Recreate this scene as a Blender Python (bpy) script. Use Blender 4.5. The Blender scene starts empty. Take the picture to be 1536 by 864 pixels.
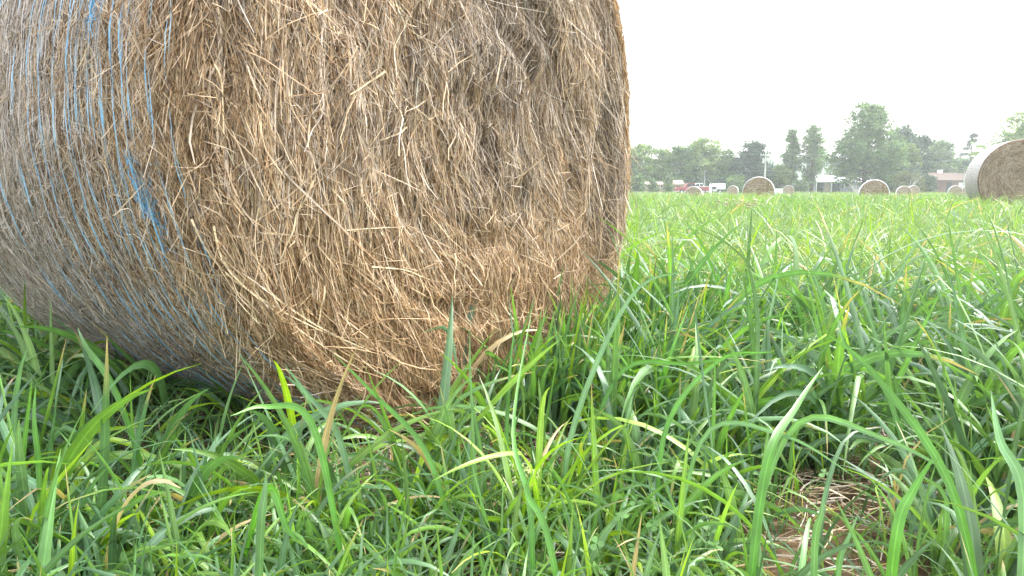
import bpy, math, random
import numpy as np
from mathutils import Vector
rng = np.random.default_rng(11)
random.seed(5)
sc = bpy.context.scene
COL = sc.collection
R = math.radians
PI = math.pi
# ------------------------------------------------------------------ helpers
F = 1160.0            # focal length in photo pixels (1536 wide)
CAMH = 0.56
HZ = 283.0
PITCH = math.atan((432 - HZ) / F)

def at(px, py, d):
    """world point seen at photo pixel px,py at ground distance d (along +Y)"""
    a = (px - 768) / F; b = (432 - py) / F
    c, s = math.cos(PITCH), math.sin(PITCH)
    dy = c + b * s; dz = -s + b * c
    k = d / dy
    return Vector((a * k, d, CAMH + dz * k))

def sstep(x, a, b):
    t = np.clip((x - a) / (b - a), 0, 1)
    return t * t * (3 - 2 * t)

def _hash(i, j, s):
    v = np.sin(i * 127.1 + j * 311.7 + s * 74.7) * 43758.5453
    return v - np.floor(v)

def vn(x, y, s=0):
    """value noise 0..1"""
    x = np.asarray(x, float); y = np.asarray(y, float)
    i = np.floor(x); j = np.floor(y); u = x - i; v = y - j
    u = u * u * (3 - 2 * u); v = v * v * (3 - 2 * v)
    return (_hash(i, j, s) * (1 - u) + _hash(i + 1, j, s) * u) * (1 - v) + (_hash(i, j + 1, s) * (1 - u) + _hash(i + 1, j + 1, s) * u) * v

def fbm(x, y, s=0, o=3):
    t = 0; a = .5; n = 0
    for k in range(o):
        t = t + a * vn(x * 2 ** k, y * 2 ** k, s + k * 7); n += a; a *= .5
    return t / n

def ground(x, y):
    x = np.asarray(x, float); y = np.asarray(y, float)
    d = y
    z = np.interp(d, [-50, 22, 30, 42, 67, 90, 110, 150, 200, 900], [0, 0, -.12, -.42, -.72, -.55, -.45, -.2, -.2, 2])
    m = sstep(x, 4, 9) * sstep(y, 5, 12) * (1 - sstep(y, 20, 30))
    return z + .05 * m + .05 * (fbm(x * .35, y * .35, 3) - .5) * sstep(np.hypot(x, y), 2.5, 6)

def mesh_obj(name, V, faces, mat, parent=None, col=None, smooth=False, mats=None, midx=None):
    """V (N,3); faces: list of int arrays (M,k)"""
    me = bpy.data.meshes.new(name)
    V = np.asarray(V, np.float32)
    if isinstance(faces, np.ndarray): faces = [faces]
    faces = [np.asarray(f, np.int32) for f in faces if len(f)]
    me.vertices.add(len(V)); me.vertices.foreach_set('co', V.ravel())
    nl = sum(f.size for f in faces); nf = sum(len(f) for f in faces)
    me.loops.add(nl); me.loops.foreach_set('vertex_index', np.concatenate([f.ravel() for f in faces]))
    tot = np.concatenate([np.full(len(f), f.shape[1], np.int32) for f in faces])
    st = np.concatenate([[0], np.cumsum(tot)[:-1]]).astype(np.int32)
    me.polygons.add(nf); me.polygons.foreach_set('loop_start', st)
    if smooth: me.polygons.foreach_set('use_smooth', np.ones(nf, bool))
    me.update(calc_edges=True)
    if col is not None:
        ca = me.color_attributes.new('Col', 'FLOAT_COLOR', 'POINT')
        c4 = np.ones((len(V), 4), np.float32); c4[:, :np.shape(col)[1]] = col
        ca.data.foreach_set('color', c4.ravel())
    if mats:
        for m in mats: me.materials.append(m)
        me.polygons.foreach_set('material_index', np.asarray(midx, np.int32))
    elif mat: me.materials.append(mat)
    o = bpy.data.objects.new(name, me); COL.objects.link(o)
    if parent: o.parent = parent
    return o

class MB:
    def __init__(s): s.v = []; s.f = []
    def add(s, V, Fc):
        b = len(s.v); s.v += [tuple(p) for p in V]; s.f += [tuple(i + b for i in f) for f in Fc]
    def box(s, x0, x1, y0, y1, z0, z1, taper=0):
        t = taper
        s.add([(x0, y0, z0), (x1, y0, z0), (x1, y1, z0), (x0, y1, z0), (x0 + t, y0 + t, z1), (x1 - t, y0 + t, z1), (x1 - t, y1 - t, z1), (x0 + t, y1 - t, z1)],
              [(0, 3, 2, 1), (4, 5, 6, 7), (0, 1, 5, 4), (1, 2, 6, 5), (2, 3, 7, 6), (3, 0, 4, 7)])
    def prism(s, poly, y0, y1):
        n = len(poly)
        s.add([(x, y0, z) for x, z in poly] + [(x, y1, z) for x, z in poly],
              [tuple(range(n)), tuple(range(2 * n - 1, n - 1, -1))] + [(i, i + n, (i + 1) % n + n, (i + 1) % n) for i in range(n)])
    def prism_x(s, poly, x0, x1):
        n = len(poly)
        s.add([(x0, y, z) for y, z in poly] + [(x1, y, z) for y, z in poly],
              [tuple(range(n)), tuple(range(2 * n - 1, n - 1, -1))] + [(i, i + n, (i + 1) % n + n, (i + 1) % n) for i in range(n)])
    def tube(s, pts, rad, n=8):
        pts = [Vector(p) for p in pts]
        V = []; up = Vector((.3, .2, 1)).normalized()
        for i, p in enumerate(pts):
            d = (pts[min(i + 1, len(pts) - 1)] - pts[max(i - 1, 0)]).normalized()
            a = d.cross(up)
            if a.length < .1: a = d.cross(Vector((1, 0, 0)))
            a.normalize(); b = d.cross(a)
            r = rad[i] if hasattr(rad, '__len__') else rad
            for k in range(n):
                t = 2 * PI * k / n; V.append(p + a * (r * math.cos(t)) + b * (r * math.sin(t)))
        Fc = []
        for i in range(len(pts) - 1):
            for k in range(n):
                Fc.append((i * n + k, i * n + (k + 1) % n, (i + 1) * n + (k + 1) % n, (i + 1) * n + k))
        Fc.append(tuple(range(n - 1, -1, -1))); Fc.append(tuple((len(pts) - 1) * n + k for k in range(n)))
        s.add(V, Fc)
    def build(s, name, mat, parent=None, smooth=False):
        me = bpy.data.meshes.new(name); me.from_pydata(s.v, [], s.f)
        me.materials.append(mat)
        if smooth:
            for p in me.polygons: p.use_smooth = True
        o = bpy.data.objects.new(name, me); COL.objects.link(o)
        if parent: o.parent = parent
        return o

def tag(o, label=None, cat=None, group=None, kind=None):
    if label: o['label'] = label
    if cat: o['category'] = cat
    if group: o['group'] = group
    if kind: o['kind'] = kind
    return o

def empty(name, loc=(0, 0, 0), rz=0):
    o = bpy.data.objects.new(name, None); COL.objects.link(o)
    o.empty_display_size = .1
    o.location = loc; o.rotation_euler = (0, 0, rz)
    return o

def copy_tree(o, parent=None):
    c = o.copy(); COL.objects.link(c)
    if parent: c.parent = parent
    for ch in [k for k in bpy.data.objects if k.parent == o]: copy_tree(ch, c)
    return c

# ------------------------------------------------------------------ materials
def nmat(name):
    m = bpy.data.materials.new(name); m.use_nodes = True
    nt = m.node_tree; nt.nodes.clear()
    return m, nt, nt.nodes, nt.links

def simple_mat(name, c, rough=.7, spec=.3, var=.15, scale=3, metallic=0, bump=0):
    m, nt, N, L = nmat(name)
    out = N.new('ShaderNodeOutputMaterial'); p = N.new('ShaderNodeBsdfPrincipled')
    p.inputs['Roughness'].default_value = rough; p.inputs['Specular IOR Level'].default_value = spec
    p.inputs['Metallic'].default_value = metallic
    tc = N.new('ShaderNodeTexCoord'); no = N.new('ShaderNodeTexNoise'); no.inputs['Scale'].default_value = scale
    no.inputs['Detail'].default_value = 6
    L.new(tc.outputs['Object'], no.inputs['Vector'])
    rp = N.new('ShaderNodeValToRGB')
    rp.color_ramp.elements[0].color = (c[0] * (1 - var), c[1] * (1 - var), c[2] * (1 - var), 1)
    rp.color_ramp.elements[1].color = (min(1, c[0] * (1 + var)), min(1, c[1] * (1 + var)), min(1, c[2] * (1 + var)), 1)
    rp.color_ramp.elements[0].position = .35; rp.color_ramp.elements[1].position = .65
    L.new(no.outputs['Fac'], rp.inputs[0]); L.new(rp.outputs[0], p.inputs['Base Color'])
    if bump:
        b = N.new('ShaderNodeBump'); b.inputs['Strength'].default_value = bump; b.inputs['Distance'].default_value = .02
        L.new(no.outputs['Fac'], b.inputs['Height']); L.new(b.outputs[0], p.inputs['Normal'])
    L.new(p.outputs[0], out.inputs[0])
    return m

def attr_mat(name, rough=.5, spec=.3, transl=0.0, tcol=(1, 1, 1), noise=0.2, nscale=60, stripes=False):
    m, nt, N, L = nmat(name)
    out = N.new('ShaderNodeOutputMaterial'); p = N.new('ShaderNodeBsdfPrincipled')
    p.inputs['Roughness'].default_value = rough; p.inputs['Specular IOR Level'].default_value = spec
    a = N.new('ShaderNodeAttribute'); a.attribute_name = 'Col'
    tc = N.new('ShaderNodeTexCoord'); no = N.new('ShaderNodeTexNoise'); no.inputs['Scale'].default_value = nscale
    no.inputs['Detail'].default_value = 3
    L.new(tc.outputs['Object'], no.inputs['Vector'])
    mr = N.new('ShaderNodeMapRange'); mr.inputs[1].default_value = .3; mr.inputs[2].default_value = .7
    mr.inputs[3].default_value = 1 - noise; mr.inputs[4].default_value = 1 + noise
    L.new(no.outputs['Fac'], mr.inputs[0])
    if stripes:
        def mth(op, a_, b_):
            q = N.new('ShaderNodeMath'); q.operation = op
            for k_, v_ in ((0, a_), (1, b_)):
                if v_ is None: continue
                if isinstance(v_, (int, float)): q.inputs[k_].default_value = v_
                else: L.new(v_, q.inputs[k_])
            return q.outputs[0]
        al = a.outputs['Alpha']
        rib = mth('LESS_THAN', mth('ABSOLUTE', mth('SUBTRACT', al, .5), None), .07)
        vein = mth('MULTIPLY', mth('SINE', mth('MULTIPLY', al, 44.0), None), .07)
        tot = mth('MULTIPLY', mr.outputs[0], mth('ADD', mth('ADD', 1.0, vein), mth('MULTIPLY', rib, .4)))
        src_ = tot
    else: src_ = mr.outputs[0]
    mx = N.new('ShaderNodeVectorMath'); mx.operation = 'SCALE'
    L.new(a.outputs['Color'], mx.inputs[0]); L.new(src_, mx.inputs['Scale'])
    L.new(mx.outputs[0], p.inputs['Base Color'])
    if transl > 0:
        t = N.new('ShaderNodeBsdfTranslucent'); ms = N.new('ShaderNodeMixShader'); ms.inputs[0].default_value = transl
        m2 = N.new('ShaderNodeVectorMath'); m2.operation = 'MULTIPLY'; m2.inputs[1].default_value = tcol
        L.new(mx.outputs[0], m2.inputs[0]); L.new(m2.outputs[0], t.inputs[0])
        L.new(p.outputs[0], ms.inputs[1]); L.new(t.outputs[0], ms.inputs[2]); L.new(ms.outputs[0], out.inputs[0])
    else: L.new(p.outputs[0], out.inputs[0])
    return m

M_grass = attr_mat('grass_blade', rough=.36, spec=.5, transl=.34, tcol=(1.25, 1.35, .55), noise=.2, nscale=28, stripes=True)
M_straw = attr_mat('straw', rough=.6, spec=.25, transl=.12, tcol=(1.1, 1, .8), noise=.22, nscale=70)
M_leaf = attr_mat('tree_leaf', rough=.55, spec=.3, transl=.3, tcol=(1.2, 1.3, .6), noise=.25, nscale=.6)
M_bark = simple_mat('bark', (.09, .075, .06), .9, .1, .4, 2, bump=.6)
M_net = attr_mat('net_plastic', rough=.4, spec=.5, transl=.3, noise=.1)
M_twine = attr_mat('blue_twine_plastic', rough=.35, spec=.5, transl=.15, noise=.25, nscale=120)

def hay_mat(name, c1, c2, c3, scale=1.0):
    m, nt, N, L = nmat(name)
    out = N.new('ShaderNodeOutputMaterial'); p = N.new('ShaderNodeBsdfPrincipled')
    p.inputs['Roughness'].default_value = .85; p.inputs['Specular IOR Level'].default_value = .15
    tc = N.new('ShaderNodeTexCoord')
    mp = N.new('ShaderNodeMapping'); mp.inputs['Scale'].default_value = (90 * scale, 60 * scale, 18 * scale)
    no = N.new('ShaderNodeTexNoise'); no.inputs['Scale'].default_value = 1; no.inputs['Detail'].default_value = 5; no.inputs['Distortion'].default_value = 1.5
    L.new(tc.outputs['Object'], mp.inputs[0]); L.new(mp.outputs[0], no.inputs['Vector'])
    n2 = N.new('ShaderNodeTexNoise'); n2.inputs['Scale'].default_value = 5 * scale; n2.inputs['Detail'].default_value = 4
    L.new(tc.outputs['Object'], n2.inputs['Vector'])
    rp = N.new('ShaderNodeValToRGB'); e = rp.color_ramp.elements
    e[0].position = .33; e[0].color = (*c1, 1); e[1].position = .7; e[1].color = (*c3, 1)
    k = e.new(.5); k.color = (*c2, 1)
    L.new(no.outputs['Fac'], rp.inputs[0])
    mr = N.new('ShaderNodeMapRange'); mr.inputs[1].default_value = .3; mr.inputs[2].default_value = .7; mr.inputs[3].default_value = .7; mr.inputs[4].default_value = 1.25
    L.new(n2.outputs['Fac'], mr.inputs[0])
    mx = N.new('ShaderNodeVectorMath'); mx.operation = 'SCALE'
    L.new(rp.outputs[0], mx.inputs[0]); L.new(mr.outputs[0], mx.inputs['Scale']); L.new(mx.outputs[0], p.inputs['Base Color'])
    b = N.new('ShaderNodeBump'); b.inputs['Strength'].default_value = .8; b.inputs['Distance'].default_value = .01 / scale
    L.new(no.outputs['Fac'], b.inputs['Height']); L.new(b.outputs[0], p.inputs['Normal'])
    L.new(p.outputs[0], out.inputs[0])
    return m
M_hay = hay_mat('packed_hay', (.10, .06, .03), (.24, .15, .075), (.40, .28, .15))
M_hayfar = hay_mat('weathered_hay', (.14, .09, .055), (.27, .18, .11), (.42, .31, .2), .35)

def ground_mat():
    m, nt, N, L = nmat('soil_and_thatch')
    out = N.new('ShaderNodeOutputMaterial'); p = N.new('ShaderNodeBsdfPrincipled'); p.inputs['Roughness'].default_value = .95
    p.inputs['Specular IOR Level'].default_value = .1
    tc = N.new('ShaderNodeTexCoord')
    n1 = N.new('ShaderNodeTexNoise'); n1.inputs['Scale'].default_value = 35; n1.inputs['Detail'].default_value = 8
    n2 = N.new('ShaderNodeTexNoise'); n2.inputs['Scale'].default_value = .9; n2.inputs['Detail'].default_value = 5
    L.new(tc.outputs['Object'], n1.inputs['Vector']); L.new(tc.outputs['Object'], n2.inputs['Vector'])
    r1 = N.new('ShaderNodeValToRGB'); e = r1.color_ramp.elements
    e[0].position = .35; e[0].color = (.045, .03, .018, 1); e[1].position = .68; e[1].color = (.17, .115, .065, 1)
    L.new(n1.outputs['Fac'], r1.inputs[0])
    r2 = N.new('ShaderNodeValToRGB'); e = r2.color_ramp.elements
    e[0].position = .35; e[0].color = (.05, .10, .02, 1); e[1].position = .65; e[1].color = (.10, .16, .04, 1)
    L.new(n1.outputs['Fac'], r2.inputs[0])
    # farther than the near pasture the sward closes over the soil
    sx = N.new('ShaderNodeSeparateXYZ'); L.new(tc.outputs['Object'], sx.inputs[0])
    mr = N.new('ShaderNodeMapRange'); mr.inputs[1].default_value = 5; mr.inputs[2].default_value = 16; L.new(sx.outputs['Y'], mr.inputs[0])
    mx = N.new('ShaderNodeMix'); mx.data_type = 'RGBA'
    L.new(mr.outputs[0], mx.inputs[0]); L.new(r1.outputs[0], mx.inputs[6]); L.new(r2.outputs[0], mx.inputs[7])
    L.new(mx.outputs[2], p.inputs['Base Color'])
    b = N.new('ShaderNodeBump'); b.inputs['Strength'].default_value = .7; b.inputs['Distance'].default_value = .02
    L.new(n1.outputs['Fac'], b.inputs['Height']); L.new(b.outputs[0], p.inputs['Normal'])
    L.new(p.outputs[0], out.inputs[0]); return m

# ------------------------------------------------------------------ ground sheet
def axis(lo, hi, fine_lo, fine_hi, n_f, n_c):
    a = np.linspace(fine_lo, fine_hi, n_f)
    l = fine_lo - np.geomspace(.5, fine_lo - lo, n_c)[::-1]; r = fine_hi + np.geomspace(.5, hi - fine_hi, n_c)
    return np.concatenate([l, a, r])
gx = axis(-900, 900, -8, 14, 110, 34); gy = axis(-300, 1500, -4, 24, 130, 50)
X, Y = np.meshgrid(gx, gy)
V = np.stack([X, Y, ground(X, Y) + .012 * (fbm(X * 6, Y * 6, 9) - .5) * (np.hypot(X, Y) < 12)], -1).reshape(-1, 3)
nx, ny = len(gx), len(gy)
ii, jj = np.meshgrid(np.arange(nx - 1), np.arange(ny - 1))
b0 = (jj * nx + ii).ravel()
Fq = np.stack([b0, b0 + 1, b0 + nx + 1, b0 + nx], 1)
g = mesh_obj('ground', V, Fq, ground_mat(), smooth=True); tag(g, kind='structure')

# ------------------------------------------------------------------ ribbon generator
def ribbons(P, side, W, col, fold=0.0, nrm=None):
    """P (N,S,3) centre lines, side (N,S,3) unit, W (N,S) half widths, col (N,3) or (N,S,3)."""
    N, S, _ = P.shape
    if fold > 0:
        V = np.stack([P - side * W[..., None] + nrm * (W * fold)[..., None], P, P + side * W[..., None] + nrm * (W * fold)[..., None]], 2)
        C = 3
    else:
        V = np.stack([P - side * W[..., None], P + side * W[..., None]], 2); C = 2
    V = V.reshape(-1, 3)
    acr = np.tile(np.linspace(0, 1, C), N * S)[:, None]
    base = (np.arange(N)[:, None, None] * S * C + np.arange(S - 1)[None, :, None] * C + np.arange(C - 1)[None, None, :]).ravel()
    Fq = np.stack([base, base + 1, base + C + 1, base + C], 1)
    if col.ndim == 2: col = np.repeat(col[:, None], S, 1)
    cc = np.concatenate([np.repeat(col[:, :, None], C, 2).reshape(-1, 3), acr], 1)
    return V, Fq, cc

def unit(v): return v / np.maximum(1e-9, np.linalg.norm(v, axis=-1, keepdims=True))

# ------------------------------------------------------------------ main round bale (local frame: +X = face normal, Y = along face, Z up, origin at base)
TH = 0.907
BC = np.array([-.079, 1.871]); BR = .75; BL = 1.25
bu = np.array([math.cos(TH), math.sin(TH)]); bn = np.array([math.sin(TH), -math.cos(TH)])
# local x axis = n, y axis = u  -> rotation about z by angle of n ; (n,u) right handed: n x u = +z
BROT = math.atan2(bn[1], bn[0])

def sag(y, z):
    """settle the bottom of the bale: y,z local about the centre"""
    f_ = np.arctan2(z, y); k_ = 1 + np.where(z < 0, .055, .04) * np.sin(2 * f_) ** 2 * (y > 0) * np.clip(np.hypot(y, z) / BR, 0, 1) ** 2
    y = y * k_; z = z * k_
    zz = np.where(z < -BR * .93, -BR * .93 + (z + BR * .93) * .35, z)
    yy = y * (1 + np.where(y > 0, .035, .01) * np.clip(-z / BR, 0, 1))
    return yy, zz + .0
ZC = BR - .03

def face_h(a, b, s=0):
    """outward relief of the cut face at in-plane coords a (along), b (up from centre)"""
    r = np.hypot(a, b) / BR
    rim = np.clip((r - .80) / .20, 0, 1)
    ph = np.arctan2(b, a)
    h = -.06 * rim ** 2.2
    h = h + .040 * (fbm(a * 3.2 + 5, b * 2.2, 21 + s) - .5) + .075 * np.clip(fbm(r * 13, np.cos(ph) * 1.6 + np.sin(ph) * 1.1 + 3, 4 + s) - .5, -.2, .16)
    # hollow pockets
    for (pa, pb, pr, pd) in ((.10, .30, .09, .025), (.25, .06, .05, .045), (.02, -.02, .08, .022), (-.30, .45, .05, .03), (-.42, .2, .03, .03)):
        h = h - pd * np.exp(-(((a - pa) / pr) ** 2 + ((b - pb) / (pr * 1.7)) ** 2))
    return h

def barrel_r(x, ph, s=0):
    """radius of the wrapped side at depth x(<=0) behind the face"""
    t = np.clip(1 - (-x) / .10, 0, 1); tb = np.clip(1 - (x + BL) / .10, 0, 1)
    return BR * (1 + .018 * (fbm(x * 5 + 9, ph * 5, 31 + s) - .5)) - .022 * t ** 2 - .03 * tb ** 2

def straw_palette(w):
    """w (N,) 0 = golden, 1 = grey weathered"""
    n = len(w)
    gold = np.array([[.57, .44, .29], [.48, .355, .22], [.36, .245, .14], [.67, .55, .40], [.25, .16, .085], [.54, .405, .25]])
    grey = np.array([[.48, .41, .33], [.38, .31, .24], [.60, .53, .44], [.28, .22, .16], [.43, .36, .28], [.19, .145, .10]])
    k = rng.integers(0, 6, n); k2 = rng.integers(0, 6, n)
    c = np.where((rng.random(n) < w)[:, None], grey[k2], gold[k])
    return c * (1 + rng.normal(0, .13, (n, 1)))

bale = empty('hay_bale', (BC[0], BC[1], 0), BROT)
tag(bale, 'huge round hay bale close up, frayed brown end, blue and white net on its side', 'hay bale')

# --- packed body
nphi = 220
ph = np.linspace(0, 2 * PI, nphi, endpoint=False)
rows = []
rr = np.linspace(0.02, 1, 56)
for r in rr:                                   # front face, centre -> rim
    a = BR * .972 * r * np.cos(ph); b = BR * .972 * r * np.sin(ph)
    rows.append(np.stack([face_h(a, b) - .016, a, b], 1))
xs = -np.concatenate([np.linspace(.085, BL - .06, 60)])
for x in xs:
    rad = barrel_r(x, ph) - .012
    rows.append(np.stack([np.full(nphi, x), rad * np.cos(ph), rad * np.sin(ph)], 1))
for r in rr[::-1][::3]:
    rows.append(np.stack([np.full(nphi, -BL + .0) + .05 * r ** 6, BR * .965 * r * np.cos(ph), BR * .965 * r * np.sin(ph)], 1))
V = np.concatenate(rows)
y, z = sag(V[:, 1], V[:, 2]); V = np.stack([V[:, 0], y, z + ZC], 1)
nr = len(rows)
i, j = np.meshgrid(np.arange(nphi), np.arange(nr - 1))
b0 = (j * nphi + i).ravel(); b1 = (j * nphi + (i + 1) % nphi).ravel()
Fq = np.stack([b0, b0 + nphi, b1 + nphi, b1], 1)[:, ::-1]
caps = np.concatenate([np.array([[k, (k + 1) % nphi, len(V)] for k in range(nphi)]), np.array([[(nr - 1) * nphi + (k + 1) % nphi, (nr - 1) * nphi + k, len(V) + 1] for k in range(nphi)])])
V = np.concatenate([V, [[face_h(np.array(0.), np.array(0.)) - .016, 0, ZC], [-BL, 0, ZC]]])
mesh_obj('packed_hay', V, [Fq, caps], M_hay, bale, smooth=True)

def face_strands(n, lmin, lmax, wmin, wmax, off0, off1, spread, name=None, S=6, mode=0, nb=0):
    r = BR * np.sqrt(rng.random(n)) * .985; p = rng.random(n) * 2 * PI
    a = r * np.cos(p); b = r * np.sin(p)
    if nb:                                     # strands lie in matted bundles
        ib = rng.integers(0, nb, n); r = r[ib]; p = p[ib]
        ca, cb_ = r * np.cos(p), r * np.sin(p); wb = rng.uniform(.003, .014, nb)[ib]
        q1 = rng.normal(0, 1, n) * wb; q2 = rng.normal(0, .02, n)
        tx, ty = -np.sin(p), np.cos(p); hx_ = .5
        vx, vy = tx * (1 - hx_), np.abs(ty) * (1 - hx_) + hx_
        vl = np.hypot(vx, vy); vx, vy = vx / vl, vy / vl
        a = ca + vy * q1 + vx * q2; b = cb_ - vx * q1 + vy * q2
        lim = np.minimum(1, BR * .985 / np.maximum(np.hypot(a, b), 1e-6)); a *= lim; b *= lim
        r = np.hypot(a, b); p = np.arctan2(b, a)
    L_ = rng.uniform(lmin, lmax, n) * rng.choice([1, .6, .35], n)
    # direction: wound round the core; the outer layers hang
    tang = np.stack([-b, a], 1) / np.maximum(r, .05)[:, None]
    tang *= np.where(tang[:, 1] > 0, -1, 1)[:, None]
    down = np.array([0.0, -1.0])
    hang = np.clip(.75 * (1 - r / BR) + .6 + .25 * sstep(-b, .2, .6) + .4 * (fbm(a * 3, b * 3, 50) - .5), 0, 1)[:, None]
    low = 0
    hang = np.clip(hang - low, 0, 1)
    d = unit(tang * (1 - hang) + down * hang)
    ang = np.arctan2(d[:, 1], d[:, 0]) + .14 + .2 * sstep(-b, .1, .5) * sstep(-a, -.3, .2) + (fbm(a * 6, b * 6, 61) - .5) * .8 + (fbm(a * 2.3, b * 2.3, 66) - .5) * .35
    core = np.exp(-(((a - .1) / .2) ** 2 + ((b - .28) / .28) ** 2)); low2 = np.exp(-(((a - .25) / .28) ** 2 + ((b + .42) / .16) ** 2))
    if nb: ang += rng.normal(0, .22, nb)[ib] + rng.normal(0, .06, n)
    else: ang += rng.normal(0, 1, n) * (spread + .35 * core + .7 * low2)
    if not nb: ang = np.where(rng.random(n) < .035 + .10 * core + .25 * low2, rng.random(n) * 2 * PI, ang)
    curv = rng.normal(0, .6, n) if not nb else rng.normal(0, .42, nb)[ib] + rng.normal(0, .2, n)
    t = np.linspace(-.5, .5, S)
    A = ang[:, None] + curv[:, None] * t[None] * L_[:, None] * 3
    kink = (rng.random(n) < .07)[:, None] * (t[None] > rng.uniform(-.3, .3, n)[:, None]) * rng.normal(0, .6, n)[:, None]
    A = A + kink
    st = (L_ / (S - 1))[:, None]
    px = np.cumsum(np.cos(A) * st, 1); py = np.cumsum(np.sin(A) * st, 1)
    px += (a - px.mean(1))[:, None]; py += (b - py.mean(1))[:, None]
    rad = np.hypot(px, py)
    k = np.minimum(1, BR * .99 / np.maximum(rad, 1e-6)); px *= k; py *= k
    off = (rng.uniform(off0, off1, n) if not nb else rng.uniform(off0, off1, nb)[ib] + rng.uniform(-.004, .004, n))[:, None] + rng.normal(0, .05, n)[:, None] * t[None] * L_[:, None] * 2
    if mode == 1: off = off + (np.abs(rng.normal(0, .22, n)) * L_)[:, None] * np.clip(t[None] + .1, 0, 1) * 1.2
    X_ = face_h(px, py) + off
    y, z = sag(px, py)
    P = np.stack([X_, y, z + ZC], 2)
    P[..., 2] = np.maximum(P[..., 2], .008)
    dirv = unit(np.gradient(P, axis=1))
    roll = rng.normal(0, .8, n)[:, None]
    nrm = unit(np.stack([np.cos(roll) + 0 * t[None], np.sin(roll) * np.cos(A + PI / 2), np.sin(roll) * np.sin(A + PI / 2)], 2))
    side = unit(np.cross(dirv, nrm))
    W = rng.uniform(wmin, wmax, n)[:, None] * (1 - .5 * np.abs(t[None] * 2) ** 3) / 2
    grey = np.clip(.32 + .55 * np.exp(-(((a - .15) / .26) ** 2 + ((b - .35) / .38) ** 2)) + .4 * sstep(a, .35, .7) - .3 * sstep(-b, .1, .5) + .6 * (fbm(a * 2.5, b * 2.5, 71) - .5), 0, 1)
    c = straw_palette(grey)
    if nb: c = c * (1 + rng.normal(0, .18, nb))[ib][:, None]
    # old brown leaf bands wound into the bale
    dk = np.exp(-(((a - .10) / .17) ** 2 + ((b - .32) / .33) ** 2)); c = c * (1 - .14 * dk)[:, None]
    band = sstep(fbm(rad.mean(1) * 16, p * 1.1, 80), .56, .68) * .35
    c *= (1 - band)[:, None]
    red = sstep(-b, .15, .6)[:, None] * (1 - sstep(np.abs(a), .5, .75))[:, None]
    c = c * (1 - red) + c * np.array([1.03, .94, .84]) * red
    return ribbons(P, side, W, np.clip(c, .02, .8))

def join(parts):
    V, Fs, C = [], [], []; o = 0
    for v, f, c in parts: V.append(v); Fs.append(f + o); C.append(c); o += len(v)
    return np.concatenate(V), np.concatenate(Fs), np.concatenate(C)

parts = [face_strands(64000, .07, .20, .0011, .0026, -.010, .012, 0, nb=4200, S=6),
         face_strands(1500, .08, .26, .0013, .0024, .002, .026, 0, nb=130, S=7, mode=1),
         face_strands(70000, .06, .20, .0012, .0028, -.016, .004, .15),
         face_strands(20000, .10, .30, .0012, .0026, -.004, .012, .2),
         face_strands(3400, .06, .24, .0012, .0024, .006, .02, .55, mode=1),
         face_strands(5200, .03, .11, .0010, .0022, .004, .018, 1.1, mode=1),
         face_strands(200, .10, .24, .0024, .0038, .006, .018, .3, mode=1)]
V, Fq, C = join(parts)
mesh_obj('loose_straw', V, Fq, M_straw, bale, col=C)

# --- straw on the wrapped side
def side_strands(n, lmin, lmax, wmin, wmax, off0, off1, spread, S=5, xr=(-BL + .02, -.0), edge=False):
    x = -(-xr[1] + (xr[1] - xr[0]) * rng.random(n)) if not edge else -np.abs(rng.normal(.03, .07, n))
    p = rng.random(n) * 2 * PI
    L_ = rng.uniform(lmin, lmax, n)
    ang = PI / 2 + rng.normal(0, spread, n) + (fbm(x * 6, p * 5, 90) - .5) * (.3 if edge else 1.0)
    ang = np.where(rng.random(n) < (.03 if edge else .16), rng.random(n) * PI * 2, ang)
    t = np.linspace(-.5, .5, S)
    A = ang[:, None] + rng.normal(0, .5 if edge else 3.0, n)[:, None] * t[None] * L_[:, None] * 3
    st = (L_ / (S - 1))[:, None]
    X_ = np.cumsum(np.cos(A) * st, 1); T_ = np.cumsum(np.sin(A) * st, 1)
    X_ += (x - X_.mean(1))[:, None]; T_ += -T_.mean(1)[:, None]
    PH = p[:, None] + T_ / BR
    X_ = np.clip(X_, -BL, .01)
    off = rng.uniform(off0, off1, n)[:, None] + np.abs(rng.normal(0, .10, n))[:, None] * (t[None] ** 2) * L_[:, None] * 4
    rad = barrel_r(X_, PH) + off - .045 * np.clip((X_ + .05) / .06, 0, 1) ** 2
    y, z = sag(rad * np.cos(PH), rad * np.sin(PH))
    P = np.stack([X_, y, np.maximum(z + ZC, .006)], 2)
    dirv = unit(np.gradient(P, axis=1))
    rn = np.stack([0 * PH, np.cos(PH), np.sin(PH)], 2)
    tw = unit(rn + rng.normal(0, .5, (n, 1, 3)))
    side = unit(np.cross(dirv, tw))
    W = rng.uniform(wmin, wmax, n)[:, None] * (1 - .5 * np.abs(t[None] * 2) ** 3) / 2
    grey = np.clip(.15 + .65 * sstep(-x, .05, .7) + .5 * (fbm(x * 4, p * 4, 93) - .5), 0, 1)
    c = straw_palette(grey)
    pale = (.38 * sstep(-x, .25, .85))[:, None]
    c = c * (1 - pale) + np.array([.50, .47, .42]) * pale
    return ribbons(P, side, W, np.clip(c, .02, .8))
parts = [side_strands(60000, .03, .11, .0014, .003, -.010, .004, .3),
         side_strands(20000, .03, .10, .0010, .0022, .002, .016, .6, xr=(-BL + .02, -.12)),
         side_strands(12000, .02, .07, .0009, .0018, .008, .019, 1.0, xr=(-BL + .02, -.15)),
         side_strands(20000, .08, .24, .0013, .0028, -.010, .008, .12, edge=True)]
parts.append(side_strands(3000, .03, .10, .0010, .0020, .004, .034, .5, xr=(-.25, 0.0)))
V, Fq, C = join(parts)
mesh_obj('side_straw', V, Fq, M_straw, bale, col=C)

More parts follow.
